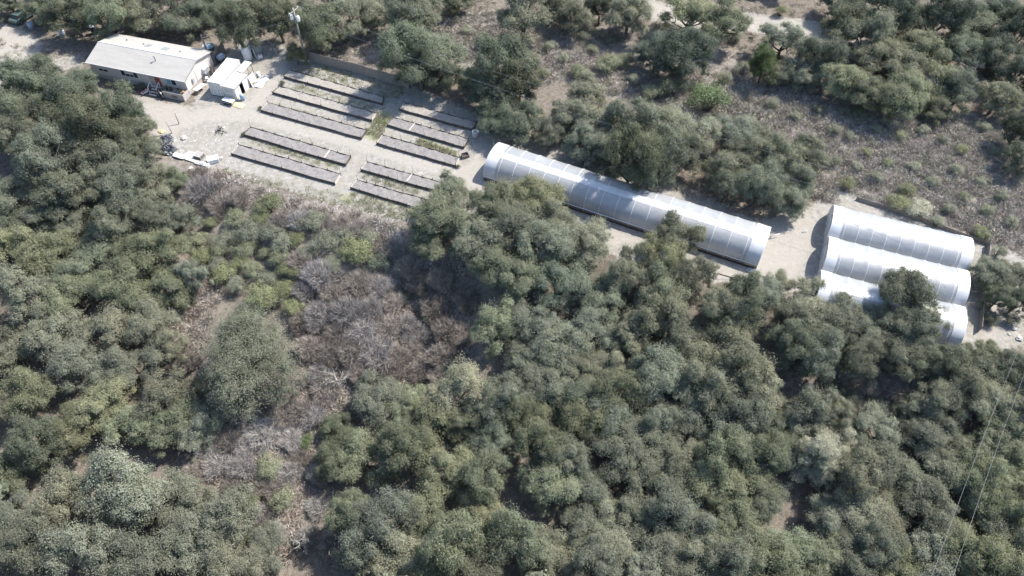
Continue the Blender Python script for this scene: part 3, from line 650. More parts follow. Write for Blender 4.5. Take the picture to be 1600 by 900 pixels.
def tintmat(name):
    m, nt, out = nmat(name)
    a = N(nt, 'ShaderNodeVertexColor'); a.layer_name = 'tint'; ge = N(nt, 'ShaderNodeNewGeometry')
    vm = N(nt, 'ShaderNodeVectorMath', operation='SCALE'); nt.links.new(a.outputs[0], vm.inputs[0])
    nt.links.new(mrange(nt, ge.outputs['Random Per Island'], 0, 1, .65, 1.35, False), vm.inputs['Scale'])
    b = N(nt, 'ShaderNodeBsdfPrincipled'); b.inputs['Roughness'].default_value = .9; b.inputs['Specular IOR Level'].default_value = .1
    nt.links.new(vm.outputs[0], b.inputs['Base Color']); nt.links.new(b.outputs[0], out.inputs[0]); return m
M['tint'] = tintmat('brush_stems')
MAUVE = [tuple(q * 1.18 * k for q, k in zip(c, (1.0, .965, .935))) for c in [(.27, .24, .225), (.24, .225, .20), (.29, .28, .24), (.22, .215, .18), (.26, .255, .205), (.33, .31, .28)]]
P, rng = scatter([(SCRUB, 1.9), (SCRUB2, .2), (SCRUB3, .25), ([(1100, 130), (1600, 200), (1600, 400), (1330, 300), (1290, 210)], .35)], 3000, 1)
keep = (np.sin(P[:, 0] * .55) * np.sin(P[:, 1] * .6 + 1) + rng.normal(size=len(P)) * .5) > -1.0
cover('dry_scrub', 'low dry mauve grey scrub covering the open slope behind the greenhouses', 'scrub', P[keep], rng, .62, .55, 80, .34, .042, M['tint'], MAUVE)
P, rng = scatter([([(290, 262), (335, 268), (480, 318), (625, 352), (610, 400), (460, 345), (330, 310), (290, 300)], .35), ([(450, 400), (640, 420), (660, 600), (470, 600)], .12), ([(300, 660), (470, 600), (560, 620), (500, 760), (460, 880), (400, 830), (330, 740)], .5), ([(600, 380), (720, 400), (740, 600), (620, 600)], .4), ([(1290, 570), (1460, 580), (1440, 640), (1300, 640)], .15), ([(270, 440), (350, 430), (330, 500), (320, 560), (270, 590), (250, 540)], .25), ([(300, 620), (350, 640), (330, 700), (290, 740)], .15)], 1100, 2)
cover('dry_brush', 'tangle of dry brown grass and stems on the gully banks', 'brush', P, rng, .7, .5, 60, .5, .05, M['tint'], [(.31, .27, .24), (.26, .22, .19), (.38, .35, .31), (.23, .19, .165), (.29, .27, .22)])
P, rng = scatter([([(585, 178), (610, 182), (592, 218), (572, 210)], .5), ([(650, 216), (712, 236), (712, 246), (650, 228)], .5), ([(420, 160), (580, 203), (575, 210), (420, 168)], .5), ([(455, 128), (600, 170), (598, 178), (452, 136)], .45), ([(390, 214), (530, 256), (525, 266), (385, 220)], .5), ([(345, 262), (520, 300), (640, 338), (630, 348), (480, 312), (340, 268)], .8), ([(550, 300), (640, 326), (630, 345), (540, 322)], .4), ([(575, 268), (660, 295), (650, 304), (565, 278)], .3), ([(490, 95), (640, 140), (620, 155), (460, 112)], .7)], 420, 4)
cover('weeds', 'short green and straw coloured weeds growing between the garden beds', 'weeds', P, rng, .38, .16, 26, .2, .035, M['tint'], [(.20, .21, .11), (.28, .265, .18), (.33, .31, .235), (.18, .205, .085), (.31, .29, .22)])
P, rng = scatter([([(0, 60), (130, 90), (420, 0), (1000, 0), (1000, 60), (600, 90), (480, 80), (300, 60), (0, 100)], .9), ([(1000, 10), (1600, 0), (1600, 180), (1300, 130), (1100, 100)], .7), ([(830, 215), (990, 285), (1060, 300), (1200, 350), (1290, 300), (1280, 230), (1000, 190), (850, 190)], .5)], 1300, 6)
keep = seg_dist(P[:, 0], P[:, 1], wp(ROAD)) > 3.2
cover('leaf_litter_weeds', 'sparse dry grass tufts under the upper oaks', 'grass', P[keep], rng, .55, .3, 34, .35, .05, M['tint'], [(.33, .29, .24), (.25, .21, .175), (.4, .36, .30), (.22, .215, .15)])

# the same woodland going on beyond the part one looks at: one mass
rng = np.random.default_rng(900); OUT = []
for _ in range(4000):
    q = np.array([rng.uniform(-125, 125), rng.uniform(4, 150)]); z = float(hgt(*q)); d = q[1] * math.cos(PITCH) + (CAMH - z - 4) * math.sin(PITCH)
    u = 800 + q[0] / d * FPX; v = 450 - (q[1] * math.sin(PITCH) - (CAMH - z - 4) * math.cos(PITCH)) / d * FPX
    if not (u < -75 or u > 1675 or v > 1000 or v < -60) or (u > 1600 and 180 < v < 560) or (u < 0 and 20 < v < 200): continue
    if all(np.hypot(*(q - o)) > 5.4 for o in OUT): OUT.append(q)
C, rad = lobes_for(rng, 4.5, 0, 1.8, 6.8, (.5, 1.1), boughs=11); V0, F0 = billow_cloud(rng, C, rad, np.array([0, 0, 3.]), 40, .5, .32, 60)
VV = []; FF = []; k = 0
for q in OUT:
    a = rng.uniform(0, 6.28); sc = rng.uniform(.75, 1.1); c, sn = math.cos(a) * sc, math.sin(a) * sc
    VV.append(np.stack([V0[:, 0] * c - V0[:, 1] * sn + q[0], V0[:, 0] * sn + V0[:, 1] * c + q[1], V0[:, 2] * sc * rng.uniform(.85, 1.3) + float(hgt(*q))], -1)); FF.append(F0 + k); k += len(V0)
o = bpy.data.objects.new('woodland', np_mesh('woodland', np.concatenate(VV), np.concatenate(FF), M['leaf'])); COL.objects.link(o); o['kind'] = 'stuff'; o.color = rgb(TONE['d'][0])
tag(o, 'oak woodland continuing all round the farm beyond the nearer oaks', 'woodland')
# ------------------------------------------------------------------ buildings and objects
# mobile home: local x along its length (to the right), y towards the back
HA = math.atan2(91.48 - 96.24, -48.58 + 64.99)
HX = np.array([math.cos(HA), math.sin(HA), 0]); HY = np.array([-HX[1], HX[0], 0])
HF = np.array([-48.85, 91.75, 0]) - 8.15 * HX       # middle of the front wall line
HL, HW = 16.5, 7.2
def hl(x, y, z=0): return HF + HX * x + HY * y + np.array([0, 0, z])
hm = thing('mobile_home', 'long pale mobile home with low grey white gable roof and red door', 'house', HF + HY * HW / 2, HA)
def hb(mb, name, mat, parent=hm, **k): return mb.build(name, mat, parent, **k)
y0 = -HW / 2; xl, xr = -HL / 2, HL / 2
m = MB(); m.box(xl, xr, y0, -y0, .75, 2.92)
k = len(m.v); m.v += [(xl, y0, 2.92), (xl, -y0, 2.92), (xl, 0, 3.78), (xr, y0, 2.92), (xr, -y0, 2.92), (xr, 0, 3.78)]
m.f += [(k, k + 1, k + 2), (k + 3, k + 5, k + 4)]
hb(m, 'wall', M['wall'])
m = MB(); m.box(xl + .05, xr - .05, y0 + .05, -y0 - .05, -.3, .748); hb(m, 'skirting', M['skirt'])
roof = MB(); ov = .38
for s in (-1, 1):
    e = s * (HW / 2 + ov)
    q = [(xl - .3, e, 2.93 - .05), (xr + .3, e, 2.93 - .05), (xr + .3, 0, 3.90), (xl - .3, 0, 3.90)]
    if s > 0: q = [q[1], q[0], q[3], q[2]]
    roof.slab(*q, .14)
ro = hb(roof, 'roof', M['roof'])
m = MB(); m.tube([(xl - .3, 0, 3.91), (xr + .3, 0, 3.91)], .06, 6); hb(m, 'ridge_cap', M['trim'], ro)
for s in (-1,): m = MB(); m.box(xl - .31, xr + .31, y0 - ov - .06, y0 - ov - .005, 2.72, 2.87); hb(m, 'gutter', M['trim'], ro)
def roofz(y): return 2.88 + (HW / 2 + ov - abs(y)) * (3.90 - 2.88) / (HW / 2 + ov)
for cx in (-1.05, 1.75):
    m = MB()
    for i in range(3):
        x = cx - .45 + i * .42; m.slab((x, 1.35, roofz(1.35) + .05), (x + .26, 1.35, roofz(1.35) + .05), (x + .26, 2.35, roofz(2.35) + .05), (x, 2.35, roofz(2.35) + .05), .05)
    hb(m, 'vent_louvre', M['tank_grey'], ro)
m = MB(); m.slab((-.55, .12, roofz(.12) + .03), (1.2, .12, roofz(.12) + .03), (1.2, 3.3, roofz(3.3) + .03), (-.55, 3.3, roofz(3.3) + .03), .03)
hb(m, 'skylight_panel', plain('skylight', (.62, .68, .70), (.56, .61, .63), .4, .4, 1), ro)
m = MB(); z = roofz(-1.4); m.tube([(2.35, -1.4, z - .1), (2.35, -1.4, z + .75)], .075, 8); m.lathe([(.16, .70), (.16, .78), (.02, .9)], 10, (2.35, -1.4, z)); hb(m, 'flue_pipe', M['tank_grey'], ro)
for x, y in ((-5.2, 2.3), (-2.0, 2.0), (4.6, 1.7)):
    m = MB(); m.lathe([(.1, -.1), (.1, .22), (.05, .26)], 8, (x, y, roofz(y))); hb(m, 'vent_pipe', M['tank_grey'], ro)
def window(x0, x1, z0, z1, n, blinds=(), teal=()):
    f = MB(); yy = y0
    for a, b, c, d in ((x0 - .07, x1 + .07, z0 - .07, z0), (x0 - .07, x1 + .07, z1, z1 + .07), (x0 - .07, x0, z0, z1), (x1, x1 + .07, z0, z1)):
        f.box(a, b, yy - .06, yy + .02, c, d)
    w = (x1 - x0) / n
    for i in range(1, n): f.box(x0 + i * w - .03, x0 + i * w + .03, yy - .05, yy + .02, z0, z1)
    fo = hb(f, 'window', M['trim'])
    for i in range(n):
        a, b = x0 + i * w + (.03 if i else 0), x0 + (i + 1) * w - (.03 if i < n - 1 else 0)
        zb = z0 + (z1 - z0) * (.42 if i in blinds else 1)
        p = MB().box(a, b, yy - .03, yy + .01, z0, zb); hb(p, 'pane', M['teal_glass' if i in teal else 'glass'], fo)
        if i in blinds: hb(MB().box(a, b, yy - .035, yy + .01, zb + .002, z1), 'blind', M['blind'], fo)
window(xl + 1.3, xl + 2.9, 1.5, 2.5, 2, (0, 1)); window(xl + 5.3, xl + 8.2, 1.45, 2.5, 4, (1, 2)); window(xl + 13.2, xl + 14.8, 1.5, 2.45, 2, (), (0,))
d = hb(MB().box(xl + 11.15, xl + 12.05, y0 - .05, y0 + .02, .78, 2.78), 'door', M['red'])
hb(MB().box(xl + 11.92, xl + 11.98, y0 - .11, y0 - .052, 1.7, 1.85), 'handle', M['steel'], d)
hb(MB().box(xl + 10.2, xl + 11.05, y0 - .045, y0 + .02, .78, 2.7), 'screen_door', M['skirt'])
m = MB().box(xr, xr + .55, .6, 1.7, 1.0, 1.9); a = hb(m, 'air_conditioner', M['white2'], bevel=.03)
hb(MB().box(xr + .552, xr + .58, .72, 1.58, 1.1, 1.8), 'grille', M['steel'], a)
m = MB(); m.box(xr, xr + .22, -2.2, -1.8, 1.3, 2.0); hb(m, 'meter_box', M['steel'])
m = MB().box(xr, xr + .05, -1.0, .1, .8, 2.7); hb(m, 'end_door', M['white'])
# deck in front of the right end
dk = thing('porch_deck', 'low grey panelled deck under the right window of the mobile home', 'deck', hl(6.45, -.75), HA)
MB().box(-1.75, 1.75, -.7, .68, .9, 1.0).build('deck_floor', M['wood_grey'], dk)
m = MB().box(-1.75, 1.75, -.75, -.703, -.1, 1.15); m.build('skirt_panel', M['skirt'], dk)
MB().box(1.75, 1.8, -.75, .68, -.1, 1.15).build('end_panel', M['skirt'], dk)
MB().box(-.3, .7, -.775, -.752, .35, .8).build('vent_grille', M['brownbox'], dk)
for i, (x, c, l) in enumerate(((-1.6, 'dark', 'dark plant pot at the door end of the grey deck'), (-.7, 'dark', 'dark plant pot in the middle of the grey deck'), (1.0, 'brownbox', 'brown plant pot on the grey deck beside the terracotta one'), (1.95, 'orange', 'terracotta plant pot on the outer corner of the grey deck'))):
    t = thing('plant_pot', l, 'pot', hl(6.45 + x * .78, -.85, 1.0), HA, 'pots on the deck')
    MB().lathe([(.14, 0), (.2, .32), (.23, .32), (.2, .30)], 12).build('pot', M[c], t)
    a, st = PROTO['bush'][i]; o = put('foliage', a, t, (.09, .10, .05)); o.scale = (.17, .17, .3); o.location = (0, 0, .25)
# steps
st = thing('porch_steps', 'wooden steps with pale treads leading up to the red door', 'steps', hl(2.9, -.05), HA)
for i in range(4): MB().box(-.65, .65, -1.75 + i * .42, -1.45 + i * .42, .15 + i * .2, .21 + i * .2).build('tread', M['board_pale'], st)
for s in (-1, 1):
    q = [(s * .6 - .03, -1.75, 0), (s * .6 + .03, -1.75, 0), (s * .6 + .03, -.1, .73), (s * .6 - .03, -.1, .73)]; MB().slab(*q, .1).build('stringer', M['brownbox'], st)
    m = MB().tube([(s * .72, -.3, .2), (s * .72, -.3, 1.75)], .05, 6); m.tube([(s * .72, -1.3, 0), (s * .72, -1.3, 1.15)], .05, 6); m.tube([(s * .72, -1.35, 1.12), (s * .72, -.25, 1.72)], .045, 6); m.build('handrail', M['white2'], st)
# motorcycle / scooter
def bike(name, label, cat, loc, rz, body, scale=1.0):
    t = thing(name, label, cat, loc, rz); t.scale = (scale,) * 3
    for x in (-.68, .68):
        w = MB().ring((x, 0, .31), .25, .075, n=18, m=8).build('wheel', M['dark'], t, True)
        MB().ring((x, 0, .31), .12, .03, n=12, m=5).build('rim', M['steel'], w, True)
    MB().tube([(.68, 0, .31), (.50, 0, .75), (.42, 0, 1.0)], [.045, .05, .04], 6).build('fork', M['steel'], t, True)
    MB().tube([(.45, -.36, 1.03), (.42, 0, 1.0), (.45, .36, 1.03)], .025, 6).build('handlebar', M['dark'], t)
    MB().tube([(-.72, 0, .35), (-.3, 0, .45), (.2, 0, .42), (.48, 0, .78)], [.05, .13, .15, .06], 8).build('engine', M['dark'] if body != 'pink' else M['white2'], t, True)
    MB().tube([(-.1, 0, .76), (.1, 0, .83), (.40, 0, .80)], [.1, .17, .09], 10).build('fuel_tank', M[body], t, True)
    MB().tube([(-.75, 0, .82), (-.4, 0, .74), (-.08, 0, .74)], [.08, .14, .1], 8).build('seat', M['dark'], t, True)
    MB().tube([(-.98, 0, .55), (-.8, 0, .66), (-.5, 0, .62)], [.06, .11, .08], 8).build('mudguard', M[body], t, True)
    MB().lathe([(.02, -.06), (.09, -.03), (.09, .03), (.02, .06)], 10, (.62, 0, .9)).build('headlight', M['trim'], t, True)
bike('motorcycle', 'black motorcycle parked beside the porch steps of the mobile home', 'motorcycle', hl(4.1, -1.5), HA - .5, 'dark', 1.15)
bike('scooter', 'small pink and white scooter left of the porch steps', 'scooter', hl(1.7, -1.5), HA + 1.1, 'pink', .85)
# folding table beside the end wall
def table(label, loc, rz, L, W, H, tilt=0., mat='white'):
    t = thing('folding_table', label, 'table', loc, rz); t.rotation_euler = (tilt, 0, rz)
    MB().box(-L / 2, L / 2, -W / 2, W / 2, H - .05, H).build('tabletop', M[mat], t, bevel=.02)
    for x in (-1, 1):
        for y in (-1, 1): MB().tube([(x * (L / 2 - .15), y * (W / 2 - .08), 0), (x * (L / 2 - .2), y * (W / 2 - .1), H - .05)], .02, 6).build('leg', M['steel'], t)
table('white folding table between the mobile home end and the white container', gp(314, 142), 1.05, 1.9, .85, .74)
# leaning post with guy
t = thing('service_post', 'short weathered service post at the back corner of the mobile home', 'pole', gp(328, 92))
MB().tube([(0, 0, -.3), (0, 0, 4.3)], [.16, .13], 10).build('post', M['wood_grey'], t, True)
MB().box(-.2, .2, -.28, -.15, 1.2, 1.9).build('meter_box', M['steel'], t)
# tubs, tanks, bins behind the house
def lathe_thing(name, label, cat, loc, parts, n=22, rz=0, tilt=None):
    t = thing(name, label, cat, loc, rz)
    if tilt: t.rotation_euler = tilt
    for pn, prof, mat in parts: MB().lathe(prof, n).build(pn, M[mat], t, True)
    return t
lathe_thing('stock_tank', 'round blue grey water tub behind the mobile home roof', 'tub', gp(327, 78), [('tub', [(.85, 0), (.95, .7), (.99, .74), (.93, .74), (.9, .5)], 'tank_grey'), ('water', [(.89, .5), (.3, .502), (.02, .504)], 'water')])
lathe_thing('water_tank', 'white cone topped water tank beside the grey tank', 'tank', gp(388, 91), [('tank', [(.68, 0), (.72, .1), (.72, 1.5), (.66, 1.62), (.30, 1.95), (.28, 2.0)], 'white2'), ('lid', [(.28, 2.0), (.28, 2.08), (.05, 2.12)], 'tank_grey')])
lathe_thing('water_tank', 'dark grey water tank with domed top behind the white tank', 'tank', gp(403, 83), [('tank', [(.92, 0), (.95, .1), (.95, 1.75), (.85, 1.9), (.3, 2.15), (.25, 2.18)], 'tank_grey'), ('lid', [(.27, 2.18), (.27, 2.26), (.05, 2.28)], 'dark')])
t = thing('water_pipe', 'bent white pipe between the two water tanks', 'pipe', gp(399, 92))
MB().tube([(-1.0, .4, 1.5), (-.3, .5, 1.55), (-.1, .4, 1.5), (.1, .1, .6), (.5, -.3, .1), (.9, -.4, .1)], .06, 8).build('pipe', M['white'], t, True)
t = thing('pump_box', 'small pinkish white pump box at the foot of the grey tank', 'box', gp(407, 90), .3)
MB().box(-.35, .35, -.3, .3, 0, .5).build('cover', M['white2'], t, bevel=.04); MB().tube([(.1, 0, .5), (.1, 0, .65)], .1, 8).build('cap', M['orange'], t)
t = thing('standpipe', 'white hooked standpipe by the shadow of the utility pole tree', 'pipe', gp(433, 86))
MB().tube([(0, 0, 0), (0, 0, 1.1), (-.12, 0, 1.22), (-.28, 0, 1.15)], .05, 8).build('riser', M['white'], t, True); MB().box(-.06, .06, -.1, .1, .8, .9).build('valve', M['steel'], t)
t = thing('covered_grill', 'rounded box under a grey cover behind the white container', 'grill', gp(347, 96), .9)
MB().tube([(-.65, 0, .75), (-.5, 0, .8), (.5, 0, .8), (.65, 0, .75)], [.3, .5, .5, .3], 12).build('cover', M['greyblue'], t, True)
for x in (-.4, .4): MB().box(x - .05, x + .05, -.3, .3, 0, .5).build('leg', M['dark'], t)
def bin_(label, loc, mat, lid, rz=0, s=1., open_=False):
    t = thing('storage_bin', label, 'bin', loc, rz); t.scale = (s, s, s)
    c = [(-.28, -.3), (.28, -.3), (.28, .3), (-.28, .3)]
    MB().quad8([(x * .85, y * .85, 0) for x, y in c] + [(x, y, .95) for x, y in c]).build('body', M[mat], t, bevel=.02)
    if open_: MB().slab((-.3, .3, 1.0), (.3, .3, 1.0), (.3, .5, 1.5), (-.3, .5, 1.5), .05).build('lid', M[lid], t)
    else: MB().slab((-.31, -.34, .98), (.31, -.34, .98), (.31, .33, 1.05), (-.31, .33, 1.05), .05).build('lid', M[lid], t, bevel=.02)
    for x in (-.24, .24): MB().ring((x, .3, .1), .08, .03, n=10, m=5).build('wheel', M['dark'], t)
bin_('blue grey bin with its lid on in the gap beside the plank fence', gp(325, 120), 'greyblue', 'greyblue', .3, 1.2)
bin_('dark reddish bin beside the blue grey bin', gp(331, 116), 'brownbox', 'dark', .3, 1.1)
bin_('white lidded bin in front of the blue grey bin', gp(325, 127), 'white2', 'white2', .2, .7)
# white container
c_bl, c_br = gp(332, 149), gp(351.5, 152.5)
cx = c_br - c_bl; CL = np.linalg.norm(cx); cx /= CL; cy = np.array([-cx[1], cx[0], 0]); CA = math.atan2(cx[1], cx[0])
ct = thing('storage_container', 'white flat topped storage container, the larger of the pair by the tanks', 'container', (c_bl + c_br) / 2, CA)
Wd = CL; Ln = 6.1; Ht = 2.55
m = MB(); n = 40; prof = []
for s in (-1, 1):
    for i in range(n):
        yA, yB = i * Ln / n, (i + 1) * Ln / n; o = .05 if i % 2 else 0
        x = s * (Wd / 2 - o); m.box(min(x, x - s * .04), max(x, x - s * .04), yA, yB, .12, Ht - .1)
m.box(-Wd / 2 + .05, Wd / 2 - .05, Ln - .06, Ln, .12, Ht - .1); m.build('side_wall', plain('container_paint', (.74, .73, .71), (.64, .62, .6), .6, .3, 1.2), ct).name = 'corrugated_wall'
MB().box(-Wd / 2, Wd / 2, -.02, Ln + .02, Ht - .098, Ht).build('roof', M['white'], ct)
MB().box(-Wd / 2 + .06, Wd / 2 - .06, .05, Ln - .08, 0, .118).build('base', M['dark'], ct)
for s in (-1, 1):
    d = MB().box(min(.015 * s, s * (Wd / 2 - .06)), max(.015 * s, s * (Wd / 2 - .06)), 0, .06, .14, Ht - .12).build('door', M['white2'], ct)
    for f in (.3, .7): MB().tube([(s * Wd / 2 * f, -.03, .2), (s * Wd / 2 * f, -.03, Ht - .2)], .025, 6).build('lock_rod', M['steel'], d)
    MB().box(s * Wd / 4 - .4, s * Wd / 4 + .4, -.012, -.002, 1.2, 1.24).build('hinge_bar', M['steel'], d)
# grey roofed shed beside it
sb_l, sb_r = gp(352.2, 152.5), gp(372.5, 157)
sx = sb_r - sb_l; SL = np.linalg.norm(sx); sx /= SL; SA = math.atan2(sx[1], sx[0])
sh = thing('storage_shed', 'white shed with grey roof and open dark doorway beside the container', 'shed', (sb_l + sb_r) / 2, SA)
h = SL / 2; D = 3.5; H = 2.15
MB().box(-h + .1, -h + .16, .0, D, 0, H).box(-h + .16, h - .06, D - .06, D, 0, H).box(-h + .1, h, -.06, 0, 0, H).build('wall', M['white'], sh)
m = MB(); m.box(h - .06, h, 0, 1.25, 0, H).box(h - .06, h, 2.05, D, 0, H).box(h - .06, h, 1.25, 2.05, 1.9, H); m.build('side_wall', M['white'], sh)
MB().box(-h + .2, h - .1, .05, D - .1, .0, .05).build('floor', M['dark'], sh)
MB().slab((-h + .12, -.15, H + .12), (h + .12, -.15, H + .02), (h + .12, D + .1, H + .02), (-h + .12, D + .1, H + .12), .1).build('roof', M['grey_roof'], sh)
MB().slab((h + .01, 2.1, .05), (h + .05, 2.1, .05), (h + .05, 2.15, .05), (h + .01, 2.15, .05), .02)
MB().box(h + .003, h + .045, 2.07, 2.95, .05, 1.88).build('door', M['white2'], sh)
for z in (1.3, 1.6): MB().box(-h + .5, h - .4, -.075, -.062, z, z + .07).build('rail', M['brownbox'], sh)
t = thing('lean_to_roof', 'narrow white lean-to roof behind the grey roofed shed', 'shed', (sb_l + sb_r) / 2 + cy * 0, SA)
MB().slab((-h + .3, D + .2, 2.35), (.35, D + .2, 2.3), (.35, D + 2.9, 2.3), (-h + .3, D + 2.9, 2.35), .08).build('roof_panel', M['white'], t)
for x, y in ((-h + .4, D + .35), (.25, D + .35), (-h + .4, D + 2.75), (.25, D + 2.75)): MB().tube([(x, y, 0), (x, y, 2.25)], .05, 6).build('post', M['wood_grey'], t)
def shl(x, y, z=0): return (sb_l + sb_r) / 2 + sx * x + np.array([-sx[1], sx[0], 0]) * y + np.array([0, 0, z])
t = thing('wall_panel', 'white panel leaning upright beside the shed side', 'panel', shl(h + .35, 4.1), SA)
MB().slab((-.2, -.6, .0), (-.12, -.6, .0), (-.12, .9, .0), (-.2, .9, .0), .0) if 0 else MB().quad8([(0, -.6, 0), (.06, -.6, 0), (.06, .9, 0), (0, .9, 0), (-.35, -.6, 1.7), (-.29, -.6, 1.7), (-.29, .9, 1.7), (-.35, .9, 1.7)]).build('panel', M['white'], t)
MB().quad8([(.07, -.6, 0), (.1, -.6, 0), (.1, -.5, 0), (.07, -.5, 0), (-.28, -.6, 1.7), (-.25, -.6, 1.7), (-.25, -.5, 1.7), (-.28, -.5, 1.7)]).build('frame', M['trim'], t)
def crumple(name, label, cat, loc, rx, ry, h, mat, seed, rz=0, part='sheet'):
    rng = np.random.default_rng(seed); n = 13; m = MB()
    A, B = np.meshgrid(np.linspace(-1, 1, n), np.linspace(-1, 1, n))
    Z = h * np.clip(1 - (A ** 2 + B ** 2) * .6, 0, 1) * rng.uniform(.45, 1.25, A.shape) + .02
    X = rx * (A + rng.normal(size=A.shape) * .05) * (1 - .12 * B ** 2); Y = ry * (B + rng.normal(size=A.shape) * .05) * (1 - .15 * A ** 2)
    m.v = [tuple(map(float, q)) for q in np.stack([X, Y, Z], -1).reshape(-1, 3)]
    m.f = [(i * n + j, i * n + j + 1, (i + 1) * n + j + 1, (i + 1) * n + j) for i in range(n - 1) for j in range(n - 1)]
    o = m.build(name, M[mat]); o.location = [float(v) for v in loc]; o.rotation_euler = (0, 0, rz)
    s = o.modifiers.new('thick', 'SOLIDIFY'); s.thickness = .03; s.offset = 1
    return tag(o, label, cat)
crumple('white_sheet', 'crumpled white sheet on the ground behind the shed', 'tarp', shl(h + 1.1, 5.1), .75, 1.5, .35, 'white', 1, SA)
t = thing('hose_coil', 'grey coil of hose among the clutter behind the shed', 'hose', shl(h - .5, 5.3, 0), 0)
for i in range(3): MB().ring((0, 0, .9 + .09 * i), .42 - .03 * i, .05, 'z', 20, 6).build('loop', M['tank_grey'], t, True)
MB().box(-.5, .5, -.5, .5, 0, .84).build('crate', M['wood_grey'], t)
lathe_thing('white_bucket', 'white bucket among the clutter behind the shed', 'bucket', shl(h - .1, 6.2, 0), [('bucket', [(.26, 0), (.32, .7), (.3, .7), (.28, .4)], 'white2'), ('lid', [(.33, .70), (.33, .74), (.02, .75)], 'white')])
lathe_thing('blue_barrel', 'blue barrel at the front corner of the grey roofed shed', 'barrel', gp(380, 156), [('barrel', [(.28, 0), (.33, .15), (.34, .5), (.33, .8), (.29, .95), (.25, .96)], 'blue'), ('lid', [(.25, .95), (.24, .99), (.02, 1.0)], 'greyblue')])
table('white low table with clutter in front of the grey roofed shed', gp(359, 162), SA - .1, 1.9, .8, .7, 0, 'white2')
t = thing('cool_box', 'dark box under the low table in front of the shed', 'box', gp(356, 163), SA); MB().box(-.5, .5, -.25, .25, 0, .4).build('body', M['dark'], t); MB().box(-.52, .52, -.27, .27, .402, .46).build('lid', M['tank_grey'], t)
crumple('yellow_tarp', 'pale yellow tarp lying before the grey roofed shed', 'tarp', gp(374, 165), .95, .55, .12, 'yellow', 2, -.4)
crumple('yellow_bag', 'bright yellow sheet at the forest edge left of the yard', 'tarp', gp(253, 206), .55, .35, .22, 'yellow', 3, -.4)
t = thing('wheelbarrow', 'yellow wheelbarrow beside the shed wall', 'wheelbarrow', gp(396, 133), .5)
c = [(-.45, -.3), (.4, -.22), (.4, .22), (-.45, .3)]
MB().quad8([(x * .6, y * .6, .35) for x, y in c] + [(x, y, .62) for x, y in c]).build('tray', M['yellow'], t)
MB().ring((.62, 0, .2), .15, .05, n=14).build('wheel', M['dark'], t)
for s in (-1, 1): MB().tube([(.62, s * .06, .2), (.1, s * .2, .33), (-.95, s * .28, .6)], .025, 6).build('handle', M['brownbox'], t); MB().tube([(-.3, s * .2, .36), (-.4, s * .22, 0)], .025, 6).build('leg', M['steel'], t)
# utility pole
pb = gp(480, 101)
t = thing('utility_pole', 'tall weathered utility pole with transformer at the end of the plank fence', 'pole', pb)
MB().tube([(0, 0, -.5), (0, 0, 5), (0, 0, 9.6)], [.2, .17, .13], 12).build('pole', M['wood_grey'], t, True)
ax = np.array([math.cos(1.1), math.sin(1.1), 0])
MB().tube([np.array([0, 0, 9.3]) - ax * 1.1, np.array([0, 0, 9.3]) + ax * 1.1], .07, 6).build('crossarm', M['palebark'], t)
tr = MB().lathe([(.24, 0), (.27, .1), (.27, .75), (.2, .85), (.05, .88)], 14, (.42, -.1, 7.7)).build('transformer', M['white2'], t, True)
MB().tube([(.42, -.1, 8.55), (.42, -.1, 8.85)], .05, 6).build('bushing', M['steel'], tr)
MB().box(-.62, -.25, -.35, .05, 8.0, 8.7).build('switch_box', M['white2'], t, bevel=.03)
for s in (-1, 0, 1): MB().lathe([(.05, 0), (.08, .06), (.04, .2), (.02, .22)], 8, tuple(ax * 1.0 * s + np.array([0, 0, 9.37 if s else 9.6]))).build('insulator', M['white2'], t)
def wire(label, a, b, sag, mat='wire', r=.018, n=24, group=None):
    a, b = np.array(a, float), np.array(b, float)
    pts = [a + (b - a) * i / n - np.array([0, 0, sag * 4 * (i / n) * (1 - i / n)]) for i in range(n + 1)]
    o = MB().tube(pts, r, 4).build('power_line', M[mat], None); tag(o, label, 'wire', group)
top = pb + np.array([0, 0, 9.6])
e1 = gp(1600, 352, 8.5); e1 = top + (e1 - top) * 1.08
wire('thin wire running from the utility pole across the scrub slope, upper of two', top + ax * 1.0 + np.array([0, 0, 0]), e1 + np.array([1, 1.2, .4]), 1.8, r=.014)
wire('thin wire running from the utility pole across the scrub slope, lower of two', top - ax * 1.0, e1 + np.array([-1, -1.2, -.4]), 2.2, r=.014)
wire('pale service wire from the utility pole to the post by the house', top + np.array([0, 0, -1.5]), gp(328, 92) + np.array([0, 0, 4.25]), .7, r=.012)
for k, (a, b, l) in enumerate((((1592, 550), (1458, 905), 'left one of the two pale wires crossing the oaks at lower right'), ((1614, 556), (1492, 905), 'right one of the two pale wires crossing the oaks at lower right'))):
    A, B = gp(*a, 9), gp(*b, 9); d = (B - A); wire(l, A - d * .25, B + d * .3, .9, r=.0095)
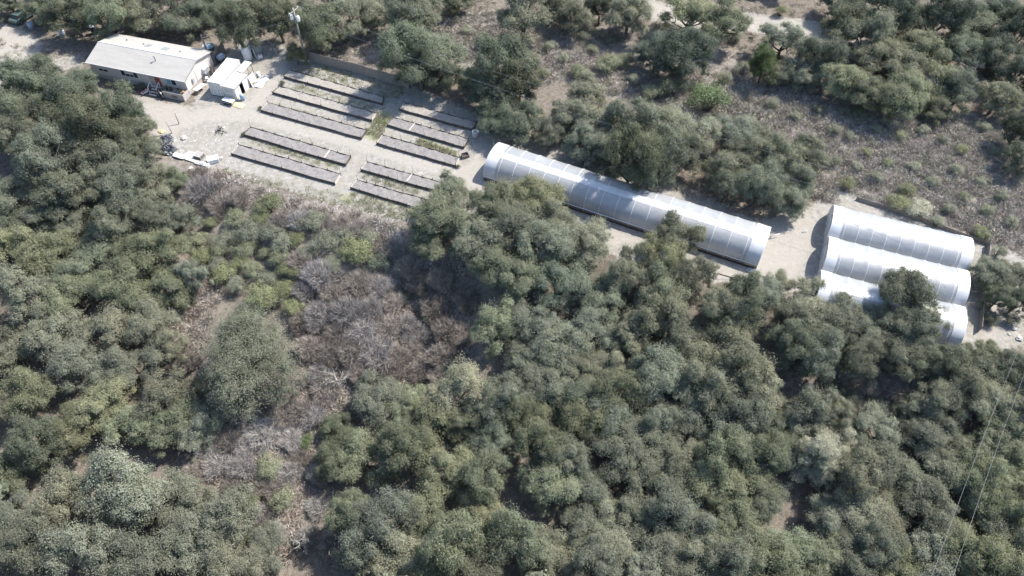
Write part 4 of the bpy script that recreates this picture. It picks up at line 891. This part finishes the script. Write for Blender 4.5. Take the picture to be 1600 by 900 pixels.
# plank fences
def fence(label, pts, H, mat='fence', step=2.4, post=True, name='plank_fence'):
    pts = [np.array(p, float) for p in pts]; c = sum(pts) / len(pts); t = thing(name, label, 'fence', c)
    for a, b in zip(pts[:-1], pts[1:]):
        L = np.linalg.norm(b - a); n = max(1, round(L / step)); u = (b - a) / L; w = np.array([-u[1], u[0], 0]) * .02
        for i in range(n):
            p, q = a + u * L * i / n + u * .05 - c, a + u * L * (i + 1) / n - u * .05 - c; hh = H * rnd.uniform(.97, 1.03)
            zz = [float(hgt(*(v + c)[:2])) for v in (p, q)]
            m = MB(); nb = max(1, int(L / n / .3))
            for j in range(nb):
                s0, s1 = p + (q - p) * (j / nb + .004), p + (q - p) * ((j + 1) / nb - .004); h2 = hh * rnd.uniform(.98, 1.02)
                m.quad8([s0 - w, s1 - w, s1 + w, s0 + w] + [v + np.array([0, 0, h2]) for v in (s0 - w, s1 - w, s1 + w, s0 + w)])
            o = m.build('plank_panel', M[mat], t); o.location = (0, 0, zz[0] - c[2])
            pp = a + u * L * i / n - c; MB().tube([pp + np.array([0, 0, zz[0] - .2]), pp + np.array([0, 0, zz[0] + H + .1])], .06, 6).build('post', M['wood_grey'], t)
fence('brown grey plank fence behind the upper garden beds', [gp(484, 96), gp(570, 118), gp(640, 139)], 1.8)
fence('grey plank fence running from the white container to the oaks', [gp(326, 117), gp(352, 78)], 1.7)
fence('low brown shade cloth fence behind the uppermost short greenhouse', [gp(1338, 312), gp(1440, 345), gp(1545, 384)], .55, 'shade', 3, name='shade_cloth_fence')
fence('dark low fence past the right ends of the short greenhouses', [gp(1542, 384), gp(1536, 432), gp(1532, 474), gp(1528, 520)], 1.1, 'shade', 3, name='shade_cloth_fence')
def wire_fence(label, pts, H, step, bend=0):
    pts = [np.array(p, float) for p in pts]; c = pts[0]; t = thing('wire_fence', label, 'fence', c); tops = []
    for a, b in zip(pts[:-1], pts[1:]):
        L = np.linalg.norm(b - a); n = max(1, round(L / step))
        for i in range(n + (b is pts[-1])):
            p = a + (b - a) * i / n; p = np.array([p[0], p[1], float(hgt(p[0], p[1]))]) - c; e = np.array([rnd.uniform(-.08, .08), rnd.uniform(-.08, .08), H])
            MB().tube([p - np.array([0, 0, .2]), p + e], .028, 5).build('post', M['darkwire'], t); tops.append((p, e))
    for k in (.35, .65, .95): MB().tube([p + e * k for p, e in tops], .009, 4).build('strand', M['darkwire'], t)
wire_fence('thin wire fence on leaning posts along the lower edge of the yard', [gp(342, 268), gp(480, 306), gp(620, 349)], 1.3, 2.6)
wire_fence('tall thin deer fence behind the upper right garden beds', [gp(645, 150), gp(745, 192), gp(785, 208), gp(830, 228)], 2.2, 4)
# junk by the forest edge
def sticks(name, label, cat, loc, n, seed, mat, part='stick', L=1.2, H=.5):
    rng = np.random.default_rng(seed); t = thing(name, label, cat, loc)
    for i in range(n):
        a = rng.uniform(0, 3.14); p = rng.normal(size=3) * np.array([.45, .45, 0]); d = np.array([math.cos(a), math.sin(a), rng.uniform(-.2, .3)]) * L * rng.uniform(.4, .8)
        z = np.array([0, 0, rng.uniform(.1, H)]); q = MB(); q.tube([p - d * .5 + z, p + z + rng.normal(size=3) * .06, p + d * .5 + z], rng.uniform(.03, .08), 6); q.build(part, M[mat[i % len(mat)]], t)
crumple('black_tarp', 'black plastic tarp heap at the forest edge beside the yard', 'tarp', gp(261, 235), 1.5, .95, .75, 'black_tarp', 5, -.3)
crumple('black_tarp', 'smaller black plastic heap directly above the larger tarp heap', 'tarp', gp(258, 222), .75, 1.1, .9, 'black_tarp', 6, -.5)
sticks('pipe_pile', 'loose black pipes sticking out of the black tarp heap', 'pipes', gp(266, 218), 12, 3, ['dark', 'tank_grey', 'black_tarp'], 'pipe', 1.7, .8)
sticks('scrap_pile', 'dark scrap metal pile lying in the open yard', 'scrap', gp(344, 206), 14, 4, ['tank_grey', 'dark', 'brownbox'], 'scrap_piece', 1.2, .45)
def post(label, loc, h, lean, r=.06, name='wood_post'):
    t = thing(name, label, 'post', loc); MB().tube([(0, 0, -.3), (lean[0] * .5, lean[1] * .5, h * .5), (lean[0], lean[1], h)], [r, r, r * .85], 7).build('shaft', M['wood_grey'], t, True)
    MB().lathe([(r * 1.1, 0), (r * 1.1, .04), (.01, .06)], 7, (lean[0], lean[1], h - .01)).build('cap', M['brownbox'], t)
post('dark wooden post standing alone in front of the mobile home', gp(280, 194), 1.7, (-.1, .3), .07)
post('thin hooked post beside the black tarp heap', gp(269, 208), 1.9, (-.25, .2), .05)
t = thing('retaining_ledge', 'low broken concrete ledge at the lower left edge of the yard', 'ledge', gp(300, 250))
c0 = gp(300, 250); pts = [gp(268, 238), gp(285, 246), gp(305, 253), gp(328, 262)]
for a, b in zip(pts[:-1], pts[1:]):
    a, b = a - c0, b - c0; u = (b - a) / np.linalg.norm(b - a); w = np.array([-u[1], u[0], 0]) * .3
    MB().quad8([a - w + [0, 0, -1], b - w + [0, 0, -1], b + w + [0, 0, -1], a + w + [0, 0, -1], a - w + [0, 0, .2], b - w + [0, 0, .2], b + w + [0, 0, .2], a + w + [0, 0, .2]]).build('slab', M['concrete'], t, bevel=.03)
crumple('white_sheet', 'white plastic sheet lying on the concrete ledge, left end', 'tarp', gp(280, 244, .2), 1.0, .4, .15, 'white', 11, -.35)
crumple('white_sheet', 'white plastic sheet lying on the concrete ledge, right end', 'tarp', gp(316, 256, .2), 1.1, .35, .2, 'white', 12, -.35)
t = thing('pallet_stack', 'grey stack of pallets standing on the yard above the ledge', 'pallets', gp(312, 246), -.35)
for i in range(4):
    m = MB()
    for j in range(6): m.box(-.6, .6, -.5 + j * .175, -.5 + j * .175 + .11, i * .17 + .1, i * .17 + .125)
    for y in (-.48, 0, .44): m.box(-.6, .6, y, y + .05, i * .17, i * .17 + .098)
    m.build('slat_pallet', M['concrete' if i == 3 else 'wood_grey'], t)
t = thing('plywood_sheet', 'pale plywood sheet lying left of the pallet stack', 'board', gp(299, 242), -.45); MB().box(-.85, .85, -.55, .55, .05, .09).build('sheet', M['concrete'], t); MB().box(-.8, .8, -.05, .05, 0, .048).build('batten', M['wood_grey'], t)
t = thing('white_freezer', 'white chest freezer lying beside the pallet stack', 'freezer', gp(334, 252), .35)
MB().box(-.75, .75, -.5, .5, 0, .55).build('body', M['white2'], t, bevel=.03); MB().box(-.77, .77, -.52, .52, .553, .64).build('lid', M['white'], t, bevel=.03)
t = thing('white_pipe', 'short white pipe sticking out behind the white freezer', 'pipe', gp(344, 250), .35); MB().tube([(-.5, 0, .35), (.5, 0, .4)], .1, 10).build('tube', M['white'], t, True); MB().box(-.1, .1, -.15, .15, 0, .26).build('block', M['concrete'], t)
t = thing('wooden_crate', 'small pale wooden crate lying below the concrete ledge', 'crate', gt(302, 266), -.35); MB().box(-.45, .45, -.22, .22, 0, .34).build('body', M['brownbox'], t); MB().box(-.47, .47, -.24, .24, .342, .4).build('lid', M['board_pale'], t)
def stone(label, loc, r, seed, mat='concrete'):
    rng = np.random.default_rng(seed); bm = MB(); bm.lathe([(r * .7, 0), (r * 1.0, r * .3), (r * .8, r * .65), (r * .3, r * .85)], 9); bm.v = [tuple(np.array(v) * rng.uniform(.8, 1.2)) for v in bm.v]
    o = bm.build('stone', M[mat]); o.location = [float(v) for v in loc]; tag(o, label, 'stone', 'pale stones')
stone('pale stone on the bank below the wire fence, larger one', gt(377, 304), .42, 1, 'white2'); stone('pale stone on the bank below the wire fence, smaller one', gt(411, 306), .28, 2)
stone('pale rock at the right edge beside the short greenhouses, upper', gt(1584, 514), .3, 3); stone('pale rock at the right edge beside the short greenhouses, lower', gt(1592, 530), .34, 4); stone('pale rock at the right edge beside the short greenhouses, leftmost', gt(1576, 522), .2, 5)
stone('pale rock by the scrap pile in the yard', gp(350, 200), .2, 6, 'white2'); stone('pale lump of concrete in the open yard below the house', gp(287, 216), .45, 7, 'concrete')
# garden beds
BEDS = [('L', (454, 109), (599, 151), (445, 122), (598, 164.5), 'soil_tan'), ('L', (436.5, 134), (588, 176), (427, 147), (581.5, 190.5), 'soil_tan'), ('L', (418, 159.5), (572.5, 202.5), (409, 175), (565, 218), 'soil'),
        ('L', (391, 198), (547.5, 243.5), (381, 212.5), (540.5, 259.5), 'soil'), ('L', (372.5, 225.5), (531.5, 271.5), (363, 242.5), (524, 289), 'soil'),
        ('R', (632, 160), (744, 190.5), (625, 173), (739, 205), 'soil_tan'), ('R', (614.5, 183), (732, 216.5), (605.5, 197.5), (725, 232.5), 'soil'), ('R', (597.5, 210), (717.5, 245.5), (589.5, 226), (712, 261.5), 'soil'),
        ('R', (573, 252), (690, 285), (565, 267.5), (682, 300.5), 'soil'), ('R', (558, 280.5), (674, 314), (549, 295.5), (667, 331.5), 'soil')]
ORDB = ['first', 'second', 'third', 'fourth', 'lowest']
cnt = {'L': 0, 'R': 0}
for side, bl, br, fl, fr, soil in BEDS:
    i = cnt[side]; cnt[side] += 1; Hb = .42
    FL, FR = gp(*fl), gp(*fr); BL, BR = gp(*bl, Hb), gp(*br, Hb); BL[2] = BR[2] = 0
    o = (FL + FR + BL + BR) / 4; FL, FR, BL, BR = FL - o, FR - o, BL - o, BR - o
    lab = f'long raised garden bed, {ORDB[i]} from the fence in the {"left" if side == "L" else "right"} column, {"tan dry" if soil == "soil_tan" else "grey"} soil'
    t = thing('raised_bed', lab, 'garden bed', o, 0, 'raised garden beds')
    n = 8; up = np.array([0, 0, 1.]); ux = (FR - FL) / np.linalg.norm(FR - FL); uy = np.array([-ux[1], ux[0], 0])
    bow = lambda f, a: a * math.sin(math.pi * f * n / 2.0) ** 2
    sides = []
    for A, B, sgn in ((FL, FR, -1), (BL, BR, 1)):
        m = MB(); line = [A + (B - A) * k / n + uy * sgn * (rnd.uniform(.0, .09)) for k in range(n + 1)]; line[0] = A; line[-1] = B
        for p, q in zip(line[:-1], line[1:]):
            w = uy * .022; hz = up * (Hb + rnd.uniform(-.03, .02)); m.quad8([p - w, q - w, q + w, p + w, p - w + hz, q - w + hz, q + w + hz, p + w + hz])
        m.build('side_board', M['board'], t); sides.append(line)
    for A, B in ((FL, BL), (FR, BR)):
        w = ux * .025; e = uy * .03; m = MB().quad8([A + e - w, A + e + w, B - e + w, B - e - w] + [v + up * (Hb - .02) for v in (A + e - w, A + e + w, B - e + w, B - e - w)]); m.build('end_board', M['board_pale' if rnd.random() < .6 else 'board'], t)
    # soil: lumpy sheet
    rng = np.random.default_rng(40 + i + (side == 'R') * 9); nu, nv = 90, 12
    U, Vv = np.meshgrid(np.linspace(0.003, .997, nu), np.linspace(.025, .975, nv))
    ln0, ln1 = np.array(sides[0]), np.array(sides[1]); ks = np.linspace(0, 1, n + 1)
    P0 = np.stack([np.interp(U, ks, ln0[:, a]) for a in range(3)], -1); P1 = np.stack([np.interp(U, ks, ln1[:, a]) for a in range(3)], -1)
    Pm = P0 + (P1 - P0) * Vv[..., None]; Pm[..., 2] = Hb - .09 + rng.normal(size=U.shape) * .022 + .04 * np.sin(U * 40 + i) * np.sin(Vv * 5)
    ii = np.arange(nu * nv).reshape(nv, nu); Fs = np.stack([ii[:-1, :-1], ii[:-1, 1:], ii[1:, 1:], ii[1:, :-1]], -1).reshape(-1, 4)
    so_ = bpy.data.objects.new('soil', np_mesh('soil', Pm.reshape(-1, 3), Fs, M[soil], True)); COL.objects.link(so_); so_.parent = t
    for line, sg in zip(sides, (-1, 1)):
        for p in line[::1]:
            q = p + uy * sg * .06; hh = Hb + rnd.uniform(.08, .28); MB().box(q[0] - .045, q[0] + .045, q[1] - .045, q[1] + .045, -.1, hh).build('stake', M['board'], t)
    for f, sd_ in ((0, 1), (.33, 1), (.66, 1), (1, 1), (.5, 0), (1, 0)):
        if rnd.random() < .8:
            p = sides[sd_][int(f * n)]; e = np.array([rnd.uniform(-.12, .12), rnd.uniform(-.1, .1), rnd.uniform(1.3, 1.9)]); MB().tube([p, p + e], .024, 5).build('pole', M['darkwire'], t)
    if (side, i) in (('L', 3), ('R', 1), ('R', 3)):
        f = {('L', 3): .80, ('R', 1): .29, ('R', 3): .61}[(side, i)]; p = FL + (FR - FL) * f; q = BL + (BR - BL) * f; w = ux * .06
        MB().quad8([p - w + up * (Hb - .1), p + w + up * (Hb - .1), q + w + up * (Hb - .1), q - w + up * (Hb - .1), p - w + up * (Hb + .03), p + w + up * (Hb + .03), q + w + up * (Hb + .03), q - w + up * (Hb + .03)]).build('divider', M['board_pale'], t)
lathe_thing('white_barrel', 'white open barrel at the right end of the uppermost right bed', 'barrel', gp(743, 213), [('barrel', [(.42, 0), (.46, .1), (.46, .85), (.50, .9), (.36, .9), (.34, .4), (.3, .35)], 'white'), ('bottom', [(.33, .3), (.02, .3)], 'dark')])
t = thing('planter_box', 'dark open box at the right end of the third right bed', 'box', gp(727, 245), .4)
for a in ((-.5, .5, -.4, -.35), (-.5, .5, .35, .4), (-.5, -.45, -.348, .348), (.45, .5, -.348, .348)): MB().box(*a, 0, .5).build('side', M['brownbox'], t)
MB().box(-.44, .44, -.34, .34, .02, .2).build('soil', M['dark'], t)
for k, (p, r) in enumerate(((gp(407, 172), .3), (gp(441, 132), .35), (gp(381, 212), .3), (gp(716, 262), .25))):
    a, st_ = PROTO['bush'][k]; lab = ['dry dark weed clump at the left end of the third left bed', 'green weed clump at the left end of the second left bed', 'dark weed clump at the left end of the fourth left bed', 'small weed clump at the right end of the third right bed'][k]
    t = thing('weed_clump', lab, 'weed', p); o = put('foliage', a, t, (.07, .08, .04)); o.scale = (r, r, r); o = put('stem', st_, t, (1, 1, 1)); o.scale = (r, r, r)
# greenhouses
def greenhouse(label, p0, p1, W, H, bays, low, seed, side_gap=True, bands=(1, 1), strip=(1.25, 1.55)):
    """p0, p1: ground ends of the centre line"""
    p0, p1 = np.array(p0, float), np.array(p1, float); L = np.linalg.norm((p1 - p0)[:2]); a = math.atan2(p1[1] - p0[1], p1[0] - p0[0])
    t = thing('greenhouse', label, 'greenhouse', p0, a, 'plastic film greenhouses'); rng = np.random.default_rng(seed)
    def arch(x, w, y=0, dz=0., n=25, t0=0., t1=math.pi):
        out = []
        for i in range(n):
            th = t0 + (t1 - t0) * i / (n - 1); c, s = math.cos(th), math.sin(th)
            out.append((x, -W / 2 * np.sign(c) * abs(c) ** .85 * w, low + (H - low) * abs(s) ** .9 * w + dz))
        return out
    nb = bays; sub = 5; xs = np.linspace(0, L, nb * sub + 1); m = MB(); n = 25
    for k, x in enumerate(xs):
        ph = (k % sub) / sub; w = 1 - .016 * math.sin(math.pi * ph) ** .7 * rng.uniform(.8, 1.2); m.v += arch(x, w)
    for k in range(len(xs) - 1):
        for i in range(n - 1): m.f.append((k * n + i, (k + 1) * n + i, (k + 1) * n + i + 1, k * n + i + 1))
    m.build('film_cover', M['film'], t, True)
    for k in range(nb + 1): MB().tube([(L * k / nb, arch(0, 1)[0][1], 0)] + arch(L * k / nb, 1.0) + [(L * k / nb, arch(0, 1)[-1][1], 0)], .024, 6).build('hoop', M['hoop'], t, True)
    for s, k in ((0, 0), (1, nb)):
        if not bands[s]: continue
        x0, x1 = (.0, L / nb * .8) if s == 0 else (L - L / nb * .8, L); m = MB(); A, B = arch(x0, 1.012), arch(x1, 1.012); m.v += A + B; m.f += [(i, n + i, n + i + 1, i + 1) for i in range(n - 1)]; m.build('end_band', M['film_white'], t, True)
    for s, x in ((0, -.03), (1, L + .03)):
        A = arch(x, .985); m = MB(); m.v = A + [(x, A[-1][1], 0), (x, A[0][1], 0)]; m.f = [tuple(range(len(m.v)))]
        e = m.build('end_wall', M['film'] if s else M['film_end'], t); sg = -1 if s == 0 else 1
        fr = MB(); fr.box(min(x, x + sg * .06), max(x, x + sg * .06), -.85, -.78, 0, 2.1).box(min(x, x + sg * .06), max(x, x + sg * .06), .78, .85, 0, 2.1).box(min(x, x + sg * .06), max(x, x + sg * .06), -.78, .78, 2.03, 2.1); fr.build('door_frame', M['hoop'], e)
    for s in (-1, 1):
        MB().box(0, L, s * W / 2 * 1.0 - .05, s * W / 2 + .05, -.1, .28).build('base_board', M['board'], t)
        MB().tube([(0, s * (W / 2 + .06), low + .02), (L, s * (W / 2 + .06), low + .02)], .05, 6).build('roll_bar', M['hoop'], t)
        m = MB(); yy = s * W / 2 * .995; m.v = [(0, yy, .28), (L, yy, .28), (L, yy, low), (0, yy, low)]; m.f = [(0, 1, 2, 3)]; m.build('side_mesh', M['sidemesh'], t)
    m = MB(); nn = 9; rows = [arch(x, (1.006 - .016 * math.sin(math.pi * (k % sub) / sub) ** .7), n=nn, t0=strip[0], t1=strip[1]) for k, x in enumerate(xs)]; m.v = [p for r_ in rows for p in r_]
    m.f = [(k * nn + i, (k + 1) * nn + i, (k + 1) * nn + i + 1, k * nn + i + 1) for k in range(len(xs) - 1) for i in range(nn - 1)]; m.build('ridge_highlight', M['film_white'], t, True)  # sun's highlight band near the ridge, painted as a whiter strip over the film
    MB().tube([(0, 0, H - .06), (L, 0, H - .06)], .03, 6).build('purlin', M['hoop'], t)
    for s in (-1, 1):
        MB().box(.6, L - .6, s * W * .24 - .5, s * W * .24 + .5, 0, .35).build('grow_bed', M['soil_tan'], t)
    return t, L, a
M['hoop'] = plain('hoop_steel', (.72, .73, .74), (.62, .63, .64), .45, .4, 3)
def film2(name, base, tr, transp, tc=(.92, .93, .95)):
    m, nt, out = nmat(name); d = N(nt, 'ShaderNodeBsdfPrincipled'); d.inputs['Roughness'].default_value = .4
    col = mixc(nt, mrange(nt, noise(nt, 1.2, 4), .35, .7), base, tuple(v * .88 for v in base)); nt.links.new(col, d.inputs['Base Color'])
    t = N(nt, 'ShaderNodeBsdfTranslucent'); nt.links.new(col, t.inputs[0]); a = N(nt, 'ShaderNodeMixShader'); a.inputs[0].default_value = tr; nt.links.new(d.outputs[0], a.inputs[1]); nt.links.new(t.outputs[0], a.inputs[2])
    p = N(nt, 'ShaderNodeBsdfTransparent'); p.inputs[0].default_value = rgb(tc); b = N(nt, 'ShaderNodeMixShader'); b.inputs[0].default_value = transp
    nt.links.new(a.outputs[0], b.inputs[1]); nt.links.new(p.outputs[0], b.inputs[2]); nt.links.new(b.outputs[0], out.inputs[0]); return m
M['film_white'] = film2('double_film_and_highlight', (.60, .605, .61), .22, .04)  # doubled film of the end bands; also colours the painted ridge highlight
M['film_end'] = film2('end_film', (.66, .66, .65), .3, .35)
M['sidemesh'] = film2('side_mesh', (.34, .30, .26), .3, .45, (.7, .66, .6))
CTR = np.array([math.sin(R_(25)), math.cos(R_(25)), 0])
r0 = gp(1181, 421); hw = 2.95
ux = np.array([math.cos(R_(-25)), math.sin(R_(-25)), 0]); uy = np.array([-ux[1], ux[0], 0])
pr = r0 + uy * hw
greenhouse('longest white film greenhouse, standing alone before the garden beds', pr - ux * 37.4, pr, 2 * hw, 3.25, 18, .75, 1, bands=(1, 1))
u2 = np.array([math.cos(R_(-20)), math.sin(R_(-20)), 0]); v2 = np.array([-u2[1], u2[0], 0])
b0 = gp(1278, 434)        # front left foot of the middle one
for k, (off, sh_, lab) in enumerate(((5.75, .1, 'uppermost of the three short film greenhouses side by side'), (0, 0, 'middle one of the three short film greenhouses side by side'), (-5.85, -.35, 'lowest of the three short film greenhouses, half hidden by oaks'))):
    q = b0 + v2 * (2.8 + off) + u2 * sh_
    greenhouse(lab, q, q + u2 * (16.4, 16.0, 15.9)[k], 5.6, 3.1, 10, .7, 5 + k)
t = thing('irrigation_pipe', 'short white pipe at the right end of the longest greenhouse', 'pipe', gp(1209, 371), .25)
MB().tube([(-.6, 0, .4), (.7, 0, .5)], .05, 8).build('pipe', M['white'], t, True); MB().box(-.55, -.45, -.05, .05, 0, .34).build('foot', M['board_pale'], t)
crumple('plastic_roll', 'bundle of blue white plastic at the lower right corner of the longest greenhouse', 'plastic', gp(1174, 424), .7, .35, .4, 'greyblue', 21, -.4)
t = thing('dark_pipe', 'dark pipe lying on the ground between the long greenhouse and the short ones', 'pipe', gp(1150, 436), -.3); MB().tube([(-2.2, .2, .05), (0, 0, .06), (1.8, -.15, .05)], .05, 6).build('pipe', M['dark'], t); MB().tube([(1.75, -.15, .05), (1.95, -.17, .05)], .07, 8).build('coupling', M['brownbox'], t)
crumple('white_sack', 'small white sack on the bare ground beside the short greenhouses', 'sack', gp(1257, 362), .35, .15, .18, 'white', 22, .4)
crumple('feed_sack', 'pale sack lying in the shade right of the white barrel', 'sack', gp(763, 206), .6, .4, .25, 'white2', 23, .1)
# car and bins on the driveway
def car(label, loc, rz, paint):
    t = thing('parked_car', label, 'car', loc, rz)
    prof = [(-2.15, .45), (-2.2, .85), (-2.0, 1.0), (-.95, 1.05), (1.0, 1.0), (2.0, .85), (2.2, .65), (2.2, .40), (1.6, .28), (-1.6, .28)]
    def ext(pr, y0, y1, inset=0): 
        m = MB(); n = len(pr); m.v = [(x, y0, z) for x, z in pr] + [(x, y1, z) for x, z in pr]; m.f = [tuple(range(n)), tuple(range(2 * n - 1, n - 1, -1))] + [(i, i + n, (i + 1) % n + n, (i + 1) % n) for i in range(n)]; return m
    b = ext(prof, -.87, .87).build('body', M[paint], t, bevel=.06)
    ext([(-1.75, 1.02), (-1.35, 1.48), (.25, 1.50), (1.05, 1.0)], -.78, .78).build('cabin', M['glass'], t, bevel=.05)
    MB().box(-1.3, .2, -.72, .72, 1.49, 1.54).build('roof', M[paint], t, bevel=.03)
    for x in (-1.35, 1.35):
        for y in (-.82, .82):
            w = MB().ring((x, y, .33), .23, .1, n=18, m=8).build('wheel', M['dark'], t, True); MB().tube([(x, y - .05, .33), (x, y + .05, .33)], .17, 12).build('rim', M['steel'], w)
    for y in (-.65, .65): MB().box(2.17, 2.225, y - .18, y + .18, .6, .72).build('headlight', M['trim'], t); MB().box(-2.225, -2.16, y - .18, y + .18, .68, .82).build('tail_light', M['red'], t)
    MB().tube([(.8, -.95, 1.02), (.85, -1.02, 1.05)], .08, 6).build('mirror', M['dark'], t); MB().tube([(.8, .95, 1.02), (.85, 1.02, 1.05)], .08, 6).build('mirror', M['dark'], t)
car('teal green car parked under the oaks beside the driveway', gp(38, 30), 1.2, 'car')
lathe_thing('metal_drum', 'pale blue drum standing beside the driveway edge below the car', 'drum', gp(50, 43), [('drum', [(.5, 0), (.52, .05), (.52, .45), (.53, .48), (.52, .51), (.52, .85), (.46, .9)], 'greyblue'), ('lid', [(.47, .86), (.02, .87)], 'white2')])
lathe_thing('metal_drum', 'grey drum on the litter between the driveway and the mobile home', 'drum', gp(99, 56), [('drum', [(.5, 0), (.52, .05), (.52, .5), (.53, .53), (.52, .56), (.52, 1.0), (.46, 1.05)], 'steel'), ('lid', [(.47, 1.0), (.02, 1.02)], 'greyblue')])
bin_('dark wheeled bin behind the far left corner of the mobile home', gp(149, 52), 'dark', 'greyblue', .2, 1.4)

# loose stones and litter of the yard (too many to count)
P, rng = scatter([(PAD, .3), ([(255, 220), (360, 190), (380, 240), (345, 268), (262, 245)], .35), ([(340, 262), (480, 305), (630, 345), (620, 372), (470, 335), (340, 290)], .5), ([(1290, 300), (1540, 378), (1600, 400), (1600, 430), (1540, 400), (1300, 310)], .12), ([(1535, 470), (1600, 470), (1600, 545), (1530, 550)], .15)], 900, 9)
V = []; F = []
for q in P:
    r = .05 + .12 * rng.random() ** 3; k = len(V); a0 = rng.uniform(0, 6); z = float(hgt(*q))
    for j in range(6): V.append((q[0] + r * math.cos(a0 + j * 1.05) * rng.uniform(.7, 1.2), q[1] + r * math.sin(a0 + j * 1.05) * rng.uniform(.7, 1.2), z))
    V.append((q[0], q[1], z + r * .8)); F += [(k + j, k + (j + 1) % 6, k + 6) for j in range(6)]
me = np_mesh('loose_stones', np.array(V), np.array(F), plain('loose_stone', (.42, .40, .37), (.2, .19, .18), .9, .1, .7))
o = bpy.data.objects.new('loose_stones', me); COL.objects.link(o); o['kind'] = 'stuff'; tag(o, 'small loose stones and litter scattered over the bare yard', 'stones')

# ------------------------------------------------------------------ light
w = bpy.data.worlds.new('World'); SC.world = w; w.use_nodes = True
nt = w.node_tree; bg = nt.nodes['Background']
sky = N(nt, 'ShaderNodeTexSky'); sky.sky_type = 'NISHITA'; sky.sun_disc = False
SUN_EL, SUN_AZ = R_(51), R_(31)       # azimuth from +x towards +y
sky.sun_elevation = SUN_EL; sky.sun_rotation = math.pi / 2 - SUN_AZ
nt.links.new(sky.outputs[0], bg.inputs[0]); bg.inputs[1].default_value = .13
sl = bpy.data.lights.new('sun', 'SUN'); sl.energy = 3.7; sl.angle = R_(.53); sl.color = (1, .95, .88)
so = bpy.data.objects.new('sun', sl); COL.objects.link(so)
sd = Vector((math.cos(SUN_EL) * math.cos(SUN_AZ), math.cos(SUN_EL) * math.sin(SUN_AZ), math.sin(SUN_EL)))
so.rotation_euler = sd.to_track_quat('Z', 'Y').to_euler(); so.location = (60, 40, 90)
SC.view_settings.view_transform = 'Standard'; SC.view_settings.look = 'None'; SC.view_settings.gamma = 1
SC.view_settings.exposure = 1.45; SC.view_settings.use_curve_mapping = False
SC.cycles.max_bounces = 8; SC.cycles.transparent_max_bounces = 12; SC.cycles.use_denoising = True
